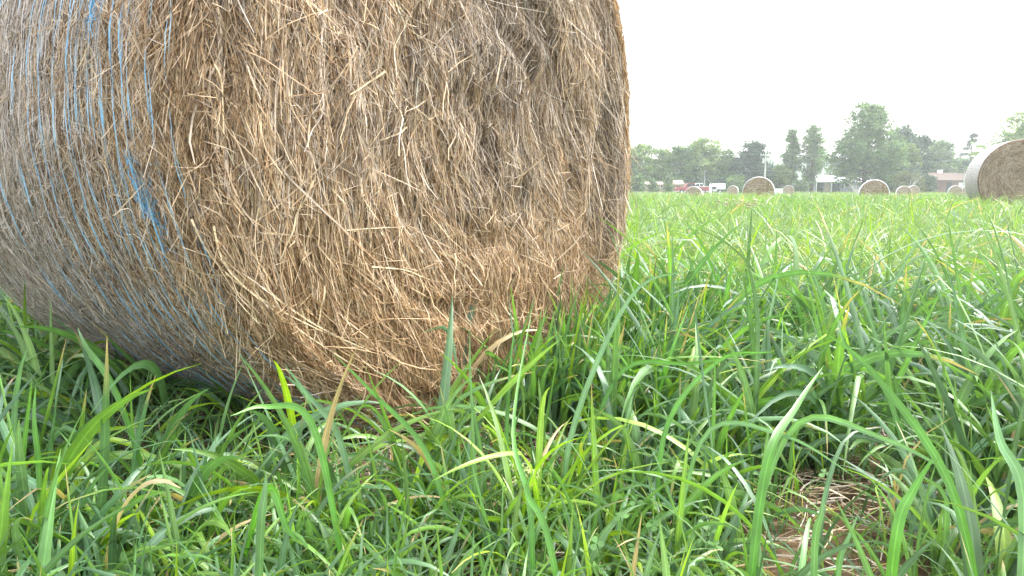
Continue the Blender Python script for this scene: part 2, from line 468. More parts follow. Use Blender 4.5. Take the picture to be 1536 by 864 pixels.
# --- net wrap: warp lines run round the bale, weft zigzags between them
def net_lines(xlist, nper, wob, wd, colf, off=.008, seg=340, keep=1.0, seed=0):
    out = []
    r2 = np.random.default_rng(seed)
    for x0 in xlist:
        for q in range(nper):
            PHs = np.linspace(0, 2 * PI, seg) + r2.random() * .01
            x = x0 + r2.normal(0, wob) + wob * 1.6 * (vn(PHs * 5, 0 * PHs + q + x0 * 50, 7) - .5) * 2 + .02 * (vn(PHs * 1.3, 0 * PHs + x0 * 31, 5) - .5)
            x = x + .0015 * (vn(PHs * 60, 0 * PHs + q * 3 + x0 * 77, 8) - .5)
            rad = barrel_r(x, PHs) + off + .006 * vn(PHs * 9, 0 * PHs + q * 5 + x0 * 13, 6) - .045 * np.clip((x + .05) / .06, 0, 1) ** 2
            y, z = sag(rad * np.cos(PHs), rad * np.sin(PHs))
            P = np.stack([x, y, np.maximum(z + ZC, .004)], 1)[None]
            dirv = unit(np.gradient(P, axis=1)); rn = np.stack([0 * PHs, np.cos(PHs), np.sin(PHs)], 1)[None]
            side = unit(np.cross(dirv, rn))
            tw = r2.normal(0, .5) + 1.1 * np.sin(PHs * 23 + r2.random() * 6)
            side = unit(side * np.cos(tw * .5)[None, :, None] + rn * np.sin(tw * .5)[None, :, None])
            c = colf(r2, x, PHs)
            out.append(ribbons(P, side, np.full((1, seg), wd / 2) * (1 + .3 * np.sin(PHs * 40))[None], c[None]))
    return join(out)

def net_weft(xlist, wd, colf, off=.007, step=.03, seed=0, cross=1):
    r2 = np.random.default_rng(seed); Ps = []; Cs = []; PHm = []
    for xa, xb in zip(xlist[:-1], xlist[1:]):
        nst = int(2 * PI * BR / step)
        for c_ in range(cross):
            p0 = np.arange(nst) * (2 * PI / nst) + r2.normal(0, .004, nst) + c_ * .02
            flip = (np.arange(nst) + c_) % 2
            x0 = np.where(flip, xa, xb); x1 = np.where(flip, xb, xa)
            t = np.linspace(0, 1, 4)
            PH = p0[:, None] + (2 * PI / nst) * t[None] * 1.02 + .02 * np.sin(t * PI)[None] * r2.normal(0, 1, nst)[:, None]
            x = x0[:, None] * (1 - t) + x1[:, None] * t + .004 * np.sin(t * PI)[None] * r2.normal(0, 1.6, nst)[:, None] + .02 * (vn(PH * 1.3, 0 * PH + xa * 31, 5) - .5)
            rad = barrel_r(x, PH) + off + .004 * r2.random((nst, 1)) - .045 * np.clip((x + .05) / .06, 0, 1) ** 2
            y, z = sag(rad * np.cos(PH), rad * np.sin(PH))
            Ps.append(np.stack([x, y, np.maximum(z + ZC, .004)], 2)); PHm.append(PH)
            Cs.append(colf(r2, x, PH))
    P = np.concatenate(Ps); C = np.concatenate(Cs); PH = np.concatenate(PHm)
    k = r2.random(len(P)) < .85
    P, C, PH = P[k], C[k], PH[k]
    dirv = unit(np.gradient(P, axis=1)); rn = np.stack([0 * PH, np.cos(PH), np.sin(PH)], 2)
    side = unit(np.cross(dirv, unit(rn + r2.normal(0, .6, (len(P), 1, 3)))))
    return ribbons(P, side, np.full(P.shape[:2], wd / 2), C)

def white_c(r2, x, PH):
    v = .72 + .10 * r2.normal() * 0 + .12 * (vn(PH * 9, PH * 0 + 2, 12) - .5)
    c = np.stack([v * .98, v * 1.0, v * 1.02], -1)
    b = (vn(PH * 3, x * 9 + 5, 17) > .72)[..., None] * .5
    return c * (1 - b) + np.array([.30, .50, .62]) * b
wx = -np.arange(.10, BL - .01, .0285)
V1 = net_lines(wx, 2, .0075, .0012, white_c, off=.011, seed=1)
V2 = net_weft(wx, .0012, white_c, seed=2)
V, Fq, C = join([V1, V2])
mesh_obj('net_wrap', V, Fq, M_net, bale, col=C)

def blue_c(r2, x, PH):
    a = np.array([.12, .36, .58]); b = np.array([.34, .58, .74])
    k = vn(PH * 20, PH * 0 + x * 7, 19)[..., None]
    pale = (vn(PH * 2.2, PH * 0 + x * 17, 23) > .75)[..., None] * .25
    c = a * (1 - k) + b * k
    return c * (1 - pale) + np.array([.45, .55, .60]) * pale
for q, bx in enumerate((-.018, -.045, -.10, -.135, -.165, -.205, -.25, -.295, -.345, -.395, -.45, -.51, -.60, -.72)):
    nst = (2, 3, 2, 3, 3, 3, 2, 3, 3, 3, 3, 2, 2, 2)[q]
    V, Fq, C = net_lines([bx], nst, .0030, .0016, blue_c, off=.026, seg=420, seed=40 + q)
    o = mesh_obj('blue_twine', V, Fq, M_twine, bale, col=C)
# frayed blue knot on the side
def P_side(x, phi, off=.015):
    rad = barrel_r(np.array(x), np.array(phi)) + off
    y, z = sag(rad * np.cos(phi), rad * np.sin(phi))
    return np.array([float(x), float(y), float(z) + ZC])
def px_on_side(px, py):
    """(x, phi) of the wrapped side seen at a photo pixel"""
    o = at(px, py, .3); c0 = np.array([0, 0, CAMH]); d = np.array(o) - c0
    ol = np.array([(c0[:2] - BC) @ bn, (c0[:2] - BC) @ bu, c0[2] - ZC]); dl = np.array([d[:2] @ bn, d[:2] @ bu, d[2]])
    A_ = dl[1] ** 2 + dl[2] ** 2; B_ = 2 * (ol[1] * dl[1] + ol[2] * dl[2]); C_ = ol[1] ** 2 + ol[2] ** 2 - BR ** 2
    t = (-B_ - math.sqrt(max(0, B_ * B_ - 4 * A_ * C_))) / (2 * A_); p = ol + dl * t
    return p[0], math.atan2(p[2], p[1])
r2 = np.random.default_rng(77)
for (kx, ky, nk, spx, sph) in ((226, 272, 18, .006, .026), (250, 312, 13, .005, .035), (163, 14, 16, .007, .035)):
    xk, pk = px_on_side(kx, ky); kn = []
    for k in range(nk):
        phc = pk + r2.normal(0, sph); xc = xk + r2.normal(0, spx)
        pts = []
        a0 = r2.normal(PI / 2, .3); L0 = r2.uniform(.04, .14)
        for t in np.linspace(-.5, .5, 7):
            aa = a0 + r2.normal(0, .25)
            pts.append(P_side(xc + math.cos(aa) * L0 * t, phc + math.sin(aa) * L0 * t / BR, .016 + r2.random() * .012))
        P = np.array(pts)[None]; dirv = unit(np.gradient(P, axis=1)); side = unit(np.cross(dirv, unit(r2.normal(0, 1, (1, 1, 3)) + 0 * P)))
        kn.append(ribbons(P, side, np.full((1, 7), .0006), np.array([[.12, .38, .62]]) * r2.uniform(.8, 1.5)))
    V, Fq, C = join(kn)
    mesh_obj('frayed_twine_end', V, Fq, M_twine, bale, col=C)

# --- long pale stalks at the lower left of the face
def bale_local(p):
    d = np.array([p[0] - BC[0], p[1] - BC[1]])
    return np.array([d @ bn, d @ bu, p[2]])
def px_on_face(px, py, out=.02):
    """point of the face plane seen at that pixel"""
    a = (px - 768) / F; b = (432 - py) / F; c, s = math.cos(PITCH), math.sin(PITCH)
    d = np.array([a, c + b * s, -s + b * c]); o = np.array([0, 0, CAMH])
    n3 = np.array([bn[0], bn[1], 0]); q = np.array([BC[0], BC[1], 0]) + n3 * out
    t = ((q - o) @ n3) / (d @ n3)
    return o + d * t
stalks = [[(312, 330), (330, 372), (372, 432), (455, 480), (565, 528)], [(338, 340), (352, 400), (400, 452), (470, 500), (560, 560)], [(405, 432), (455, 468), (515, 505), (568, 530)],
          [(398, 312), (396, 360), (404, 420)], [(497, 430), (494, 480), (490, 520)], [(470, 270), (450, 330), (430, 392)], [(288, 90), (292, 130), (300, 165)], [(330, 95), (346, 130), (348, 200)],
          [(520, 345), (560, 342), (622, 340)], [(560, 400), (610, 404), (650, 420)], [(690, 380), (684, 440), (688, 500)], [(575, 107), (545, 128), (520, 142)], [(618, 190), (590, 206), (570, 212)]]
parts = []
for st in stalks:
    pts = np.array([px_on_face(x, y, .03) for x, y in st])
    tt = np.linspace(0, len(st) - 1, 14)
    P = np.stack([np.interp(tt, np.arange(len(st)), pts[:, k]) for k in range(3)], 1)
    for _ in range(3): P[1:-1] = (P[:-2] + P[1:-1] * 2 + P[2:]) / 4
    P = np.array([bale_local(p) for p in P])
    for k in range(len(P)):
        P[k, 0] = max(face_h(P[k, 1], P[k, 2] - ZC) + .018, -.09)
    P = P[None]
    dirv = unit(np.gradient(P, axis=1)); side = unit(np.cross(dirv, np.array([1., .1, .2]) + 0 * P))
    W = np.full((1, 14), random.uniform(.0014, .0026)) * np.linspace(1, .5, 14)[None]
    cc = np.array([[.70, .58, .38]]) * random.uniform(.8, 1.05)
    V, Fq, C = ribbons(P, side, W, cc, fold=.6, nrm=np.array([1., 0, 0]) + 0 * P)
    mesh_obj('long_pale_straw', V, Fq, M_straw, bale, col=C)

def in_bale(P, pad=0.0):
    d = P[..., :2] - BC
    x = d @ bn; y = d @ bu; z = P[..., 2] - ZC
    return (x < .0 + pad) & (x > -BL - pad) & (np.hypot(y, z) < BR * (.99 + .05 * np.sin(2 * np.arctan2(z, y)) ** 2 * (y > 0)) + pad)

# ------------------------------------------------------------------ grass
def blade_field(base, azim, L_, w, tilt, bend, S, fold, col, kinkp=.15, hmax=None, tipdry=.15, pw=1.3):
    n = len(base)
    t = np.linspace(0, 1, S)
    th = tilt[:, None] + bend[:, None] * t[None] ** pw
    kk = (rng.random(n) < kinkp)[:, None]; kt = rng.uniform(.4, .8, n)[:, None]
    th = th + kk * rng.uniform(.5, 1.6, n)[:, None] / (1 + np.exp(-(t[None] - kt) * 30))
    th = np.clip(th, -.2, 2.9)
    az = azim[:, None] + rng.normal(0, .35, n)[:, None] * t[None]
    st = (L_ / (S - 1))[:, None]
    dx = np.sin(th) * np.cos(az) * st; dy = np.sin(th) * np.sin(az) * st; dz = np.cos(th) * st
    P = np.stack([np.cumsum(dx, 1) - dx[:, :1], np.cumsum(dy, 1) - dy[:, :1], np.cumsum(dz, 1) - dz[:, :1]], 2) + base[:, None, :]
    gz = ground(P[..., 0], P[..., 1]); P[..., 2] = np.maximum(P[..., 2], gz + .006)
    dirv = unit(np.stack([dx, dy, dz], 2))
    s0 = np.stack([-np.sin(az), np.cos(az), 0 * az], 2)
    n0 = unit(np.cross(s0, dirv))
    tw = (rng.normal(0, .5, n)[:, None] + rng.normal(0, 1.0, n)[:, None] * t[None])[..., None]
    side = s0 * np.cos(tw) + n0 * np.sin(tw); nrm = -s0 * np.sin(tw) + n0 * np.cos(tw)
    prof = (.55 + .45 * np.minimum(1, t * 4)) * np.minimum(1, (1 - t) * 2.2) ** .8 + .02
    W = w[:, None] * prof[None] / 2
    c = col[:, None, :] * np.ones((1, S, 1))
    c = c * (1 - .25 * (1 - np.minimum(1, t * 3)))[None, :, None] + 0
    dead = (rng.random(n) < .018)[:, None, None]; c = np.where(dead, np.array([.40, .31, .17]), c)
    dry = (rng.random(n) < tipdry)[:, None, None] * sstep(t, .8, .97)[None, :, None]
    c = c * (1 - dry) + np.array([.45, .33, .16]) * dry
    rb = np.hypot(base[:, 0], base[:, 1])
    bad = in_bale(P, .0).any(1) | (np.sqrt(P[..., 0] ** 2 + P[..., 1] ** 2 + (P[..., 2] - CAMH) ** 2).min(1) < .66)
    bad |= (P[..., 2].max(1) > .53) & (rb > 1.2)
    # trampled where the bale was set down
    q = P - np.array([BC[0], BC[1], 0]); xq = q[..., :2] @ bn; yq = q[..., :2] @ bu
    nearb = (xq > -BL) & (xq < .42) & (yq > -.95) & (yq < -.1)
    bad |= (nearb & (P[..., 2] > .10 + .24 * np.clip(xq / .42, 0, 1) + .22 * sstep(np.abs(yq), .4, .9))).any(1) & (rng.random(len(base)) < .82)
    k = ~bad
    P, side, W, c, nrm = P[k], side[k], W[k], c[k], nrm[k]
    return ribbons(P, side, W, c, fold=fold, nrm=nrm)

G_pal = np.array([[.085, .19, .05], [.075, .16, .075], [.11, .225, .045], [.06, .135, .06], [.095, .20, .075], [.14, .265, .05], [.10, .185, .11]])
def gcol(n, bright=0.0, yellow=0.0):
    c = G_pal[rng.integers(0, len(G_pal), n)] * (1 + rng.normal(0, .15, (n, 1)))
    if bright > 0: c = c * (1 - bright * 2.6) + np.array([.215, .275, .14]) * bright * 2.6
    y = (rng.random(n) < yellow)[:, None]
    c = np.where(y, np.array([.22, .36, .03]) * rng.uniform(.7, 1.1, (n, 1)), c)
    return np.clip(c, .01, .7)

def polar_pts(n, r0, r1, a0, a1):
    r = np.sqrt(rng.uniform(r0 ** 2, r1 ** 2, n)); a = rng.uniform(a0, a1, n)
    return np.stack([r * np.sin(a), r * np.cos(a)], 1)

def bare(x, y):
    """places where the sward opens onto straw litter"""
    v = np.zeros_like(x)
    for (cx, cy, rx, ry) in ((.62, 1.30, .21, .13), (.08, 1.58, .28, .14), (.60, 2.0, .3, .13), (.86, 1.62, .14, .10), (.35, 2.0, .2, .12)):
        v = np.maximum(v, np.exp(-(((x - cx) / rx) ** 2 + ((y - cy) / ry) ** 2) * 1.2))
    return v

def tufts(ncl, r0, r1, a0, a1, per, lm, ls, wm, S, fold, spread, bright=0, yellow=.05, kinkp=.18, bendm=1.2):
    c = polar_pts(ncl, r0, r1, a0, a1)
    k = (rng.random(ncl) > 1.1 * bare(c[:, 0], c[:, 1])) & ((np.hypot(c[:, 0], c[:, 1]) > 1.05) | (rng.random(ncl) < np.where(c[:, 0] > .35, .6, 1.1)))
    c = c[k]; ncl = len(c)
    hs = np.clip(.65 + .7 * fbm(c[:, 0] * .9 + 3, c[:, 1] * .9, 41), .55, 1.4) * rng.uniform(.75, 1.25, ncl)
    m = rng.poisson(per, ncl) + 1
    idx = np.repeat(np.arange(ncl), m); n = len(idx)
    b2 = c[idx] + rng.normal(0, spread, (n, 2))
    base = np.concatenate([b2, ground(b2[:, 0], b2[:, 1])[:, None]], 1)
    # leaves leave the tuft outwards; a light breeze and lodging lean them to the right
    lean = rng.random(ncl) * 2 * PI
    az = np.where(rng.random(n) < .35, lean[idx] + rng.normal(0, .5, n), rng.random(n) * 2 * PI)
    rc = np.hypot(c[:, 0], c[:, 1])
    hs = hs * (1 - .32 * (1 - sstep(rc, .9, 1.5))) * (1 - .18 * (1 - sstep(c[:, 0], .0, .7)) * (1 - sstep(rc, 3, 5)))
    L_ = np.clip(rng.normal(lm, ls, n), lm * .35, lm * 1.9) * hs[idx]
    w = wm * rng.uniform(.5, 1.35, n) * np.clip(L_ / lm, .6, 1.3)
    tilt = np.abs(rng.normal(.12, .28, n)); bend = np.clip(rng.normal(bendm, .65, n), 0, 2.6)
    cc = gcol(n, bright, yellow)
    tint = (fbm(c[:, 0] * 1.3, c[:, 1] * 1.3, 55) - .5)[idx][:, None]
    warm = (.34 * sstep(c[:, 0], .1, 1.3) * (1 - sstep(rc, 3.4, 3.6)))[idx][:, None]
    cc = cc * (1 - warm) + np.array([.20, .275, .12]) * warm
    cc = cc * (1 + .5 * tint * np.array([1.3, .8, -.3]))
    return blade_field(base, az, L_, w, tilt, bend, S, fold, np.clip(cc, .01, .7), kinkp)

A = R(62)
near = [tufts(1600, .75, 3.4, -A, A, 6.5, .32, .09, .0122, 11, .35, .022, yellow=.035),
        tufts(700, .75, 3.0, -A, A, 4, .20, .06, .012, 9, .3, .02, yellow=.05),
        tufts(420, .72, 1.3, -A, .28, 6, .24, .06, .010, 9, .35, .02, yellow=.08),
        tufts(90, 1.0, 3.4, -A, A, 5, .46, .08, .012, 12, .35, .02, yellow=.05, bendm=.9)]
# taller clumps against the lower right of the end face
kk = 120; cx_ = rng.uniform(.08, .46, kk); cy_ = rng.uniform(-.12, .95, kk); m_ = 8
ctr = BC + cx_[:, None] * bn + cy_[:, None] * bu; b2 = np.repeat(ctr, m_, 0) + rng.normal(0, .025, (kk * m_, 2)); nn = len(b2)
near.append(blade_field(np.concatenate([b2, np.zeros((nn, 1))], 1), math.atan2(bn[1], bn[0]) + rng.uniform(-1.7, 1.9, nn), rng.uniform(.24, .44, nn) * (.85 + .2 * np.repeat(cy_, m_)), rng.uniform(.006, .013, nn), np.abs(rng.normal(.05, .2, nn)), rng.uniform(.1, 1.5, nn), 11, .35, gcol(nn, 0, .08)))
V, Fq, C = join(near)
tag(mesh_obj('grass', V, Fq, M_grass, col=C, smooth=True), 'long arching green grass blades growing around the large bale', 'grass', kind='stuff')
# fine undergrowth
fine = [tufts(2600, .7, 3.2, -A, A, 7, .14, .05, .0028, 6, 0, .03, yellow=.12, bendm=1.0)]
V, Fq, C = join(fine)
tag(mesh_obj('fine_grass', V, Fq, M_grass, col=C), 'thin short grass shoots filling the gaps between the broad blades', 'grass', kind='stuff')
# sward to the right and beyond
A2 = R(58)
mid = [tufts(10500, 3.2, 9.5, -A2, A2, 5, .31, .08, .0092, 7, 0, .03, yellow=.10, bright=.19, bendm=1.15),
       tufts(260, 3.0, 9.5, -A2, A2, 6, .43, .08, .012, 8, 0, .03, yellow=.05, bright=.12, bendm=.8),
       tufts(18000, 9.5, 26, -R(50), R(50), 5, .37, .09, .014, 5, 0, .05, yellow=.10, bright=.15, bendm=1.0),
       tufts(1500, 8, 22, -R(48), R(48), 7, .50, .07, .012, 6, 0, .04, yellow=.08, bright=.15, bendm=.7)]
V, Fq, C = join(mid)
tag(mesh_obj('meadow_grass', V, Fq, M_grass, col=C), 'bright green meadow grass covering the hay field behind the large bale', 'grass', kind='stuff')
far = [tufts(20000, 26, 62, -R(45), R(45), 5, .36, .08, .026, 4, 0, .10, yellow=.10, bright=.2, bendm=.9),
       tufts(17000, 60, 152, -R(42), R(42), 6, .36, .08, .06, 3, 0, .3, yellow=.10, bright=.2, bendm=.8)]
V, Fq, C = join(far)
tag(mesh_obj('distant_grass', V, Fq, M_grass, col=C), 'pale green grass of the far field reaching to the tree line', 'grass', kind='stuff')

# straw litter on the soil
def litter(n, r0, r1):
    p = polar_pts(n, r0, r1, -A, A)
    q = rng.random(n) < (.25 + 1.2 * bare(p[:, 0], p[:, 1]))
    # more under the edge of the bale
    dd = p - BC; x = dd @ bn; y = dd @ bu
    q |= (x > -.05) & (x < .35) & (np.abs(y) < .6)
    p = p[q]; n = len(p)
    L_ = rng.uniform(.015, .15, n) * rng.random(n) ** .3; a = rng.random(n) * 2 * PI; S = 5; t = np.linspace(-.5, .5, S)
    A_ = a[:, None] + rng.normal(0, .5, n)[:, None] * t[None]
    X_ = p[:, :1] + np.cumsum(np.cos(A_) * (L_ / 4)[:, None], 1); Y_ = p[:, 1:] + np.cumsum(np.sin(A_) * (L_ / 4)[:, None], 1)
    Z_ = ground(X_, Y_) + rng.uniform(.008, .04, n)[:, None] + rng.normal(0, .12, n)[:, None] * t[None] * L_[:, None]
    Z_ = np.maximum(Z_, ground(X_, Y_) + .008)
    P = np.stack([X_, Y_, Z_], 2); dirv = unit(np.gradient(P, axis=1))
    side = unit(np.cross(dirv, unit(np.array([0, 0, 1.]) + rng.normal(0, .4, (n, 1, 3)))))
    c = straw_palette(np.full(n, .6)) * .8
    return ribbons(P, side, np.full((n, S), 1.) * rng.uniform(.0007, .0018, n)[:, None], c)
V, Fq, C = litter(38000, .7, 3.4)
tag(mesh_obj('straw_litter', V, Fq, M_straw, col=C), 'dry brown straw litter lying on the soil between grass tufts', 'straw', kind='stuff')

# standout blades in front, each rooted on the ground: (px,py,dist) control points from root to tip
def hero(name, ctrl, wmm, col, label=None, fold=.35):
    pass
heroes = [
    ([(1118, 900, .88), (1150, 700, .95), (1195, 610, 1.05), (1236, 548, 1.15)], 15, 0),
    ([(1330, 900, .84), (1345, 800, .86), (1370, 735, .88), (1410, 672, .90)], 15, 0),
    ([(1225, 900, .85), (1222, 820, .86), (1232, 770, .86), (1238, 727, .87)], 10, 2),
    ([(1255, 900, .87), (1258, 850, .87), (1275, 800, .88), (1290, 765, .89)], 8, 2),
    ([(800, 870, .92), (795, 760, .96), (770, 640, 1.05), (800, 452, 1.25)], 9, 1),
    ([(770, 800, 1.15), (760, 690, 1.2), (765, 560, 1.25), (775, 462, 1.3)], 9, 1),
    ([(735, 780, 1.2), (722, 680, 1.2), (708, 600, 1.22), (704, 490, 1.25)], 10, 2),
    ([(840, 800, 1.15), (860, 640, 1.2), (950, 440, 1.3), (1042, 404, 1.35)], 11, 2),
    ([(985, 760, 1.15), (1000, 640, 1.2), (1080, 540, 1.25), (1165, 528, 1.2)], 10, 0),
    ([(860, 660, 1.35), (930, 560, 1.4), (1040, 545, 1.4), (1165, 525, 1.4)], 10, 0),
    ([(1110, 720, 1.05), (1190, 640, 1.05), (1330, 660, 1.0), (1480, 740, .95)], 11, 2),
    ([(1010, 690, 1.1), (1060, 650, 1.1), (1180, 655, 1.05), (1290, 720, 1.0)], 8, 2),
    ([(1500, 900, .8), (1430, 740, .85), (1310, 560, .95), (1240, 500, 1.0)], 12, 1),
    ([(1400, 690, 1.2), (1330, 590, 1.3), (1270, 520, 1.35), (1255, 470, 1.4)], 11, 1),
    ([(245, 700, 1.15), (180, 600, 1.2), (130, 520, 1.25), (116, 490, 1.3)], 14, 1),
    ([(520, 760, 1.0), (470, 640, 1.05), (400, 610, 1.05), (345, 624, 1.0)], 12, 0),
    ([(340, 715, 1.0), (400, 735, .95), (430, 790, .9), (448, 815, .88)], 14, 0),
    ([(25, 800, 1.1), (22, 640, 1.15), (30, 560, 1.15), (42, 520, 1.15)], 11, 2),
    ([(540, 740, 1.15), (510, 660, 1.2), (460, 590, 1.25), (425, 545, 1.3)], 12, 2),
    ([(690, 790, 1.1), (640, 680, 1.15), (560, 590, 1.2), (500, 530, 1.25)], 10, 0),
    ([(55, 830, .95), (60, 720, 1.0), (52, 630, 1.02), (54, 575, 1.05)], 10, 0),
    ([(860, 900, .85), (820, 800, .9), (790, 740, .92), (800, 705, .93)], 10, 0),
    ([(380, 900, .82), (392, 800, .85), (398, 740, .86), (400, 705, .87)], 14, 2),
    ([(1536, 900, .75), (1536, 760, .8), (1500, 660, .85), (1486, 585, .9)], 14, 2),
    ([(1100, 560, 2.2), (1085, 470, 2.3), (1060, 380, 2.4), (1022, 322, 2.5)], 13, 1),
    ([(1150, 700, 1.6), (1140, 560, 1.7), (1160, 450, 1.8), (1178, 372, 1.9)], 10, 2),
    ([(1230, 560, 2.0), (1200, 470, 2.0), (1188, 420, 2.05), (1186, 372, 2.1)], 12, 1),
    ([(975, 700, 1.5), (985, 600, 1.5), (1010, 520, 1.5), (1035, 455, 1.55)], 11, 0),
]
hcol = [np.array([.09, .24, .035]), np.array([.085, .22, .04]), np.array([.12, .24, .10])]
parts = []
for ctrl, wm, ci in heroes:
    cp = np.array([at(*c) for c in ctrl]); S = 18
    cp[0, 2] = min(cp[0, 2], 0.0)
    tt = np.linspace(0, 1, S)[:, None]
    # Catmull-like: Bezier through mid handles
    ext = np.concatenate([[2 * cp[0] - cp[1]], cp, [2 * cp[3] - cp[2]]]); ts = np.linspace(0, 2.9999, S); ks = ts.astype(int); u_ = (ts - ks)[:, None]
    p0, p1, p2, p3 = ext[ks], ext[ks + 1], ext[ks + 2], ext[ks + 3]
    P = .5 * (2 * p1 + (p2 - p0) * u_ + (2 * p0 - 5 * p1 + 4 * p2 - p3) * u_ ** 2 + (3 * p1 - p0 - 3 * p2 + p3) * u_ ** 3)
    P = P[None]; dirv = unit(np.gradient(P, axis=1))
    ref = np.array([-.15, -1, .35]) + np.array([random.uniform(-.5, .5), 0, random.uniform(-.3, .3)])
    side = unit(np.cross(dirv, ref + 0 * P)); nrm = np.cross(side, dirv)
    t = tt[:, 0]; prof = (.6 + .4 * np.minimum(1, t * 4)) * np.minimum(1, (1 - t) * 1.9) ** .8 + .01
    c = hcol[ci] * random.uniform(.85, 1.15)
    c = np.repeat(c[None], S, 0)[None]
    parts.append(ribbons(P, side, (wm * .82 / 2000 * prof)[None], c, fold=.35, nrm=nrm))
V, Fq, C = join(parts)
tag(mesh_obj('broad_grass', V, Fq, M_grass, col=C, smooth=True), 'tallest broad grass blades rising in front of the large bale', 'grass', kind='stuff')

# yellow-green tuft with a seed head
ct = at(800, 770, 1.12); ct.z = 0
tf = empty('grass_tuft', (ct.x, ct.y, 0)); tag(tf, 'bright yellow-green grass clump with small seed head in front of the large bale', 'grass clump')
n = 20
az = rng.random(n) * 2 * PI; base = np.concatenate([rng.normal(0, .014, (n, 2)) + np.array([ct.x, ct.y]), np.zeros((n, 1))], 1)
cc = np.array([.22, .38, .035]) * rng.uniform(.65, 1.15, (n, 1)) * np.array([1, 1, 1.])
V, Fq, C = blade_field(base, az, rng.uniform(.20, .36, n), rng.uniform(.006, .011, n), np.abs(rng.normal(.12, .22, n)), rng.uniform(.5, 2.2, n), 12, .35, cc, .15)
V[:, 0] -= ct.x; V[:, 1] -= ct.y
mesh_obj('blades', V, Fq, M_grass, tf, col=C, smooth=True)
hd = at(790, 706, 1.02) - Vector((ct.x, ct.y, 0))
mb = MB(); mb.tube([(0, 0, 0), (hd.x * .3, hd.y * .3, hd.z * .55), (hd.x, hd.y, hd.z)], [.0016, .0012, .0009], 6); mb.build('stem', simple_mat('stem_green', (.16, .30, .05)), tf)
mb = MB()
for k in range(46):
    p = hd + Vector((random.gauss(0, .006) + (k / 46 - .5) * .025, random.gauss(0, .004), random.gauss(0, .004) - (k / 46 - .5) * .012))
    d = Vector((random.gauss(0, 1), random.gauss(0, 1), random.gauss(.3, 1))).normalized() * .0035
    mb.tube([p - d, p, p + d], [.0003, .0013, .0003], 5)
mb.build('seed_head', simple_mat('seed_cream', (.36, .42, .16), .7, .2, .3, 200), tf)

# clover at the lower edge
M_clover = attr_mat('clover_leaf', rough=.55, spec=.3, transl=.3, tcol=(1.2, 1.3, .6), noise=.15, nscale=80)
M_stem = simple_mat('plant_stem', (.10, .18, .05))
def clover(px, py, d, nl, label):
    c = at(px, py, d); root = empty('clover_plant', (c.x, c.y, float(ground(c.x, c.y)))); tag(root, label, 'clover', 'clover plants in the grass')
    mb = MB(); Vs = []; Fs = []; Cs = []; o = 0
    for k in range(nl):
        h = random.uniform(.05, .13); x, y_ = random.gauss(0, .045), random.gauss(0, .035)
        mb.tube([(x * .3, y_ * .3, 0), (x * .8, y_ * .8, h * .7), (x, y_, h)], .0007, 5)
        nrm = Vector((random.gauss(0, .3), random.gauss(-.25, .3), 1)).normalized(); a = nrm.orthogonal().normalized(); b = nrm.cross(a)
        for q in range(3):
            t0 = q * 2 * PI / 3 + k
            dr = a * math.cos(t0) + b * math.sin(t0); sd = nrm.cross(dr); rl = random.uniform(.008, .011)
            ring = [(0, 0), (.5, -.42), (.95, -.5), (1.2, -.2), (1.12, 0), (1.2, .2), (.95, .5), (.5, .42)]
            for (u_, v_) in ring: Vs.append(Vector((x, y_, h)) + dr * (u_ * rl) + sd * (v_ * rl) + nrm * (abs(v_) * rl * .25))
            Fs.append(list(range(o, o + 8))); o += 8; Cs += [np.array([.10, .21, .06]) * random.uniform(.85, 1.2)] * 8
    mesh_obj('leaves', np.array([tuple(v) for v in Vs]), np.array(Fs), M_clover, root, col=np.array(Cs)); mb.build('stems', M_stem, root)
clover(1045, 815, .98, 16, 'low green clover plant at the edge of the bare straw patch')
clover(955, 800, 1.0, 7, 'small clover plant low among blades right of the seed head')
clover(1150, 690, 1.25, 8, 'clover leaves low behind the tallest upright blade')

# withered weed lying on the grass of the field
mb = MB(); wp = at(1105, 306, 11.5); wp.z = .34
for k in range(9):
    a = random.uniform(-.5, .5); l = random.uniform(.25, .5)
    p0 = Vector((random.gauss(0, .05), random.gauss(0, .05), -.4)); p1 = Vector((-.1 + k * .02, 0, .0)); p2 = p1 + Vector((math.cos(a) * l * (1 if k % 3 else -1), 0.05 * k, math.sin(a) * l * .3 - .02))
    mb.tube([p0, p1, p2], [.006, .010, .004], 5)
for k in range(26):
    p = Vector((random.uniform(-.3, .3), random.gauss(0, .06), random.gauss(0, .03))); d = Vector((random.gauss(0, 1), random.gauss(0, .5), random.gauss(0, .5))).normalized() * .05
    mb.tube([p - d, p, p + d], [.002, .014, .002], 4)
o = mb.build('dried_weed', simple_mat('dead_stalk', (.30, .25, .17))); o.location = wp
tag(o, 'withered grey-brown weed sticking out of the green field before the middle bale', 'weed')

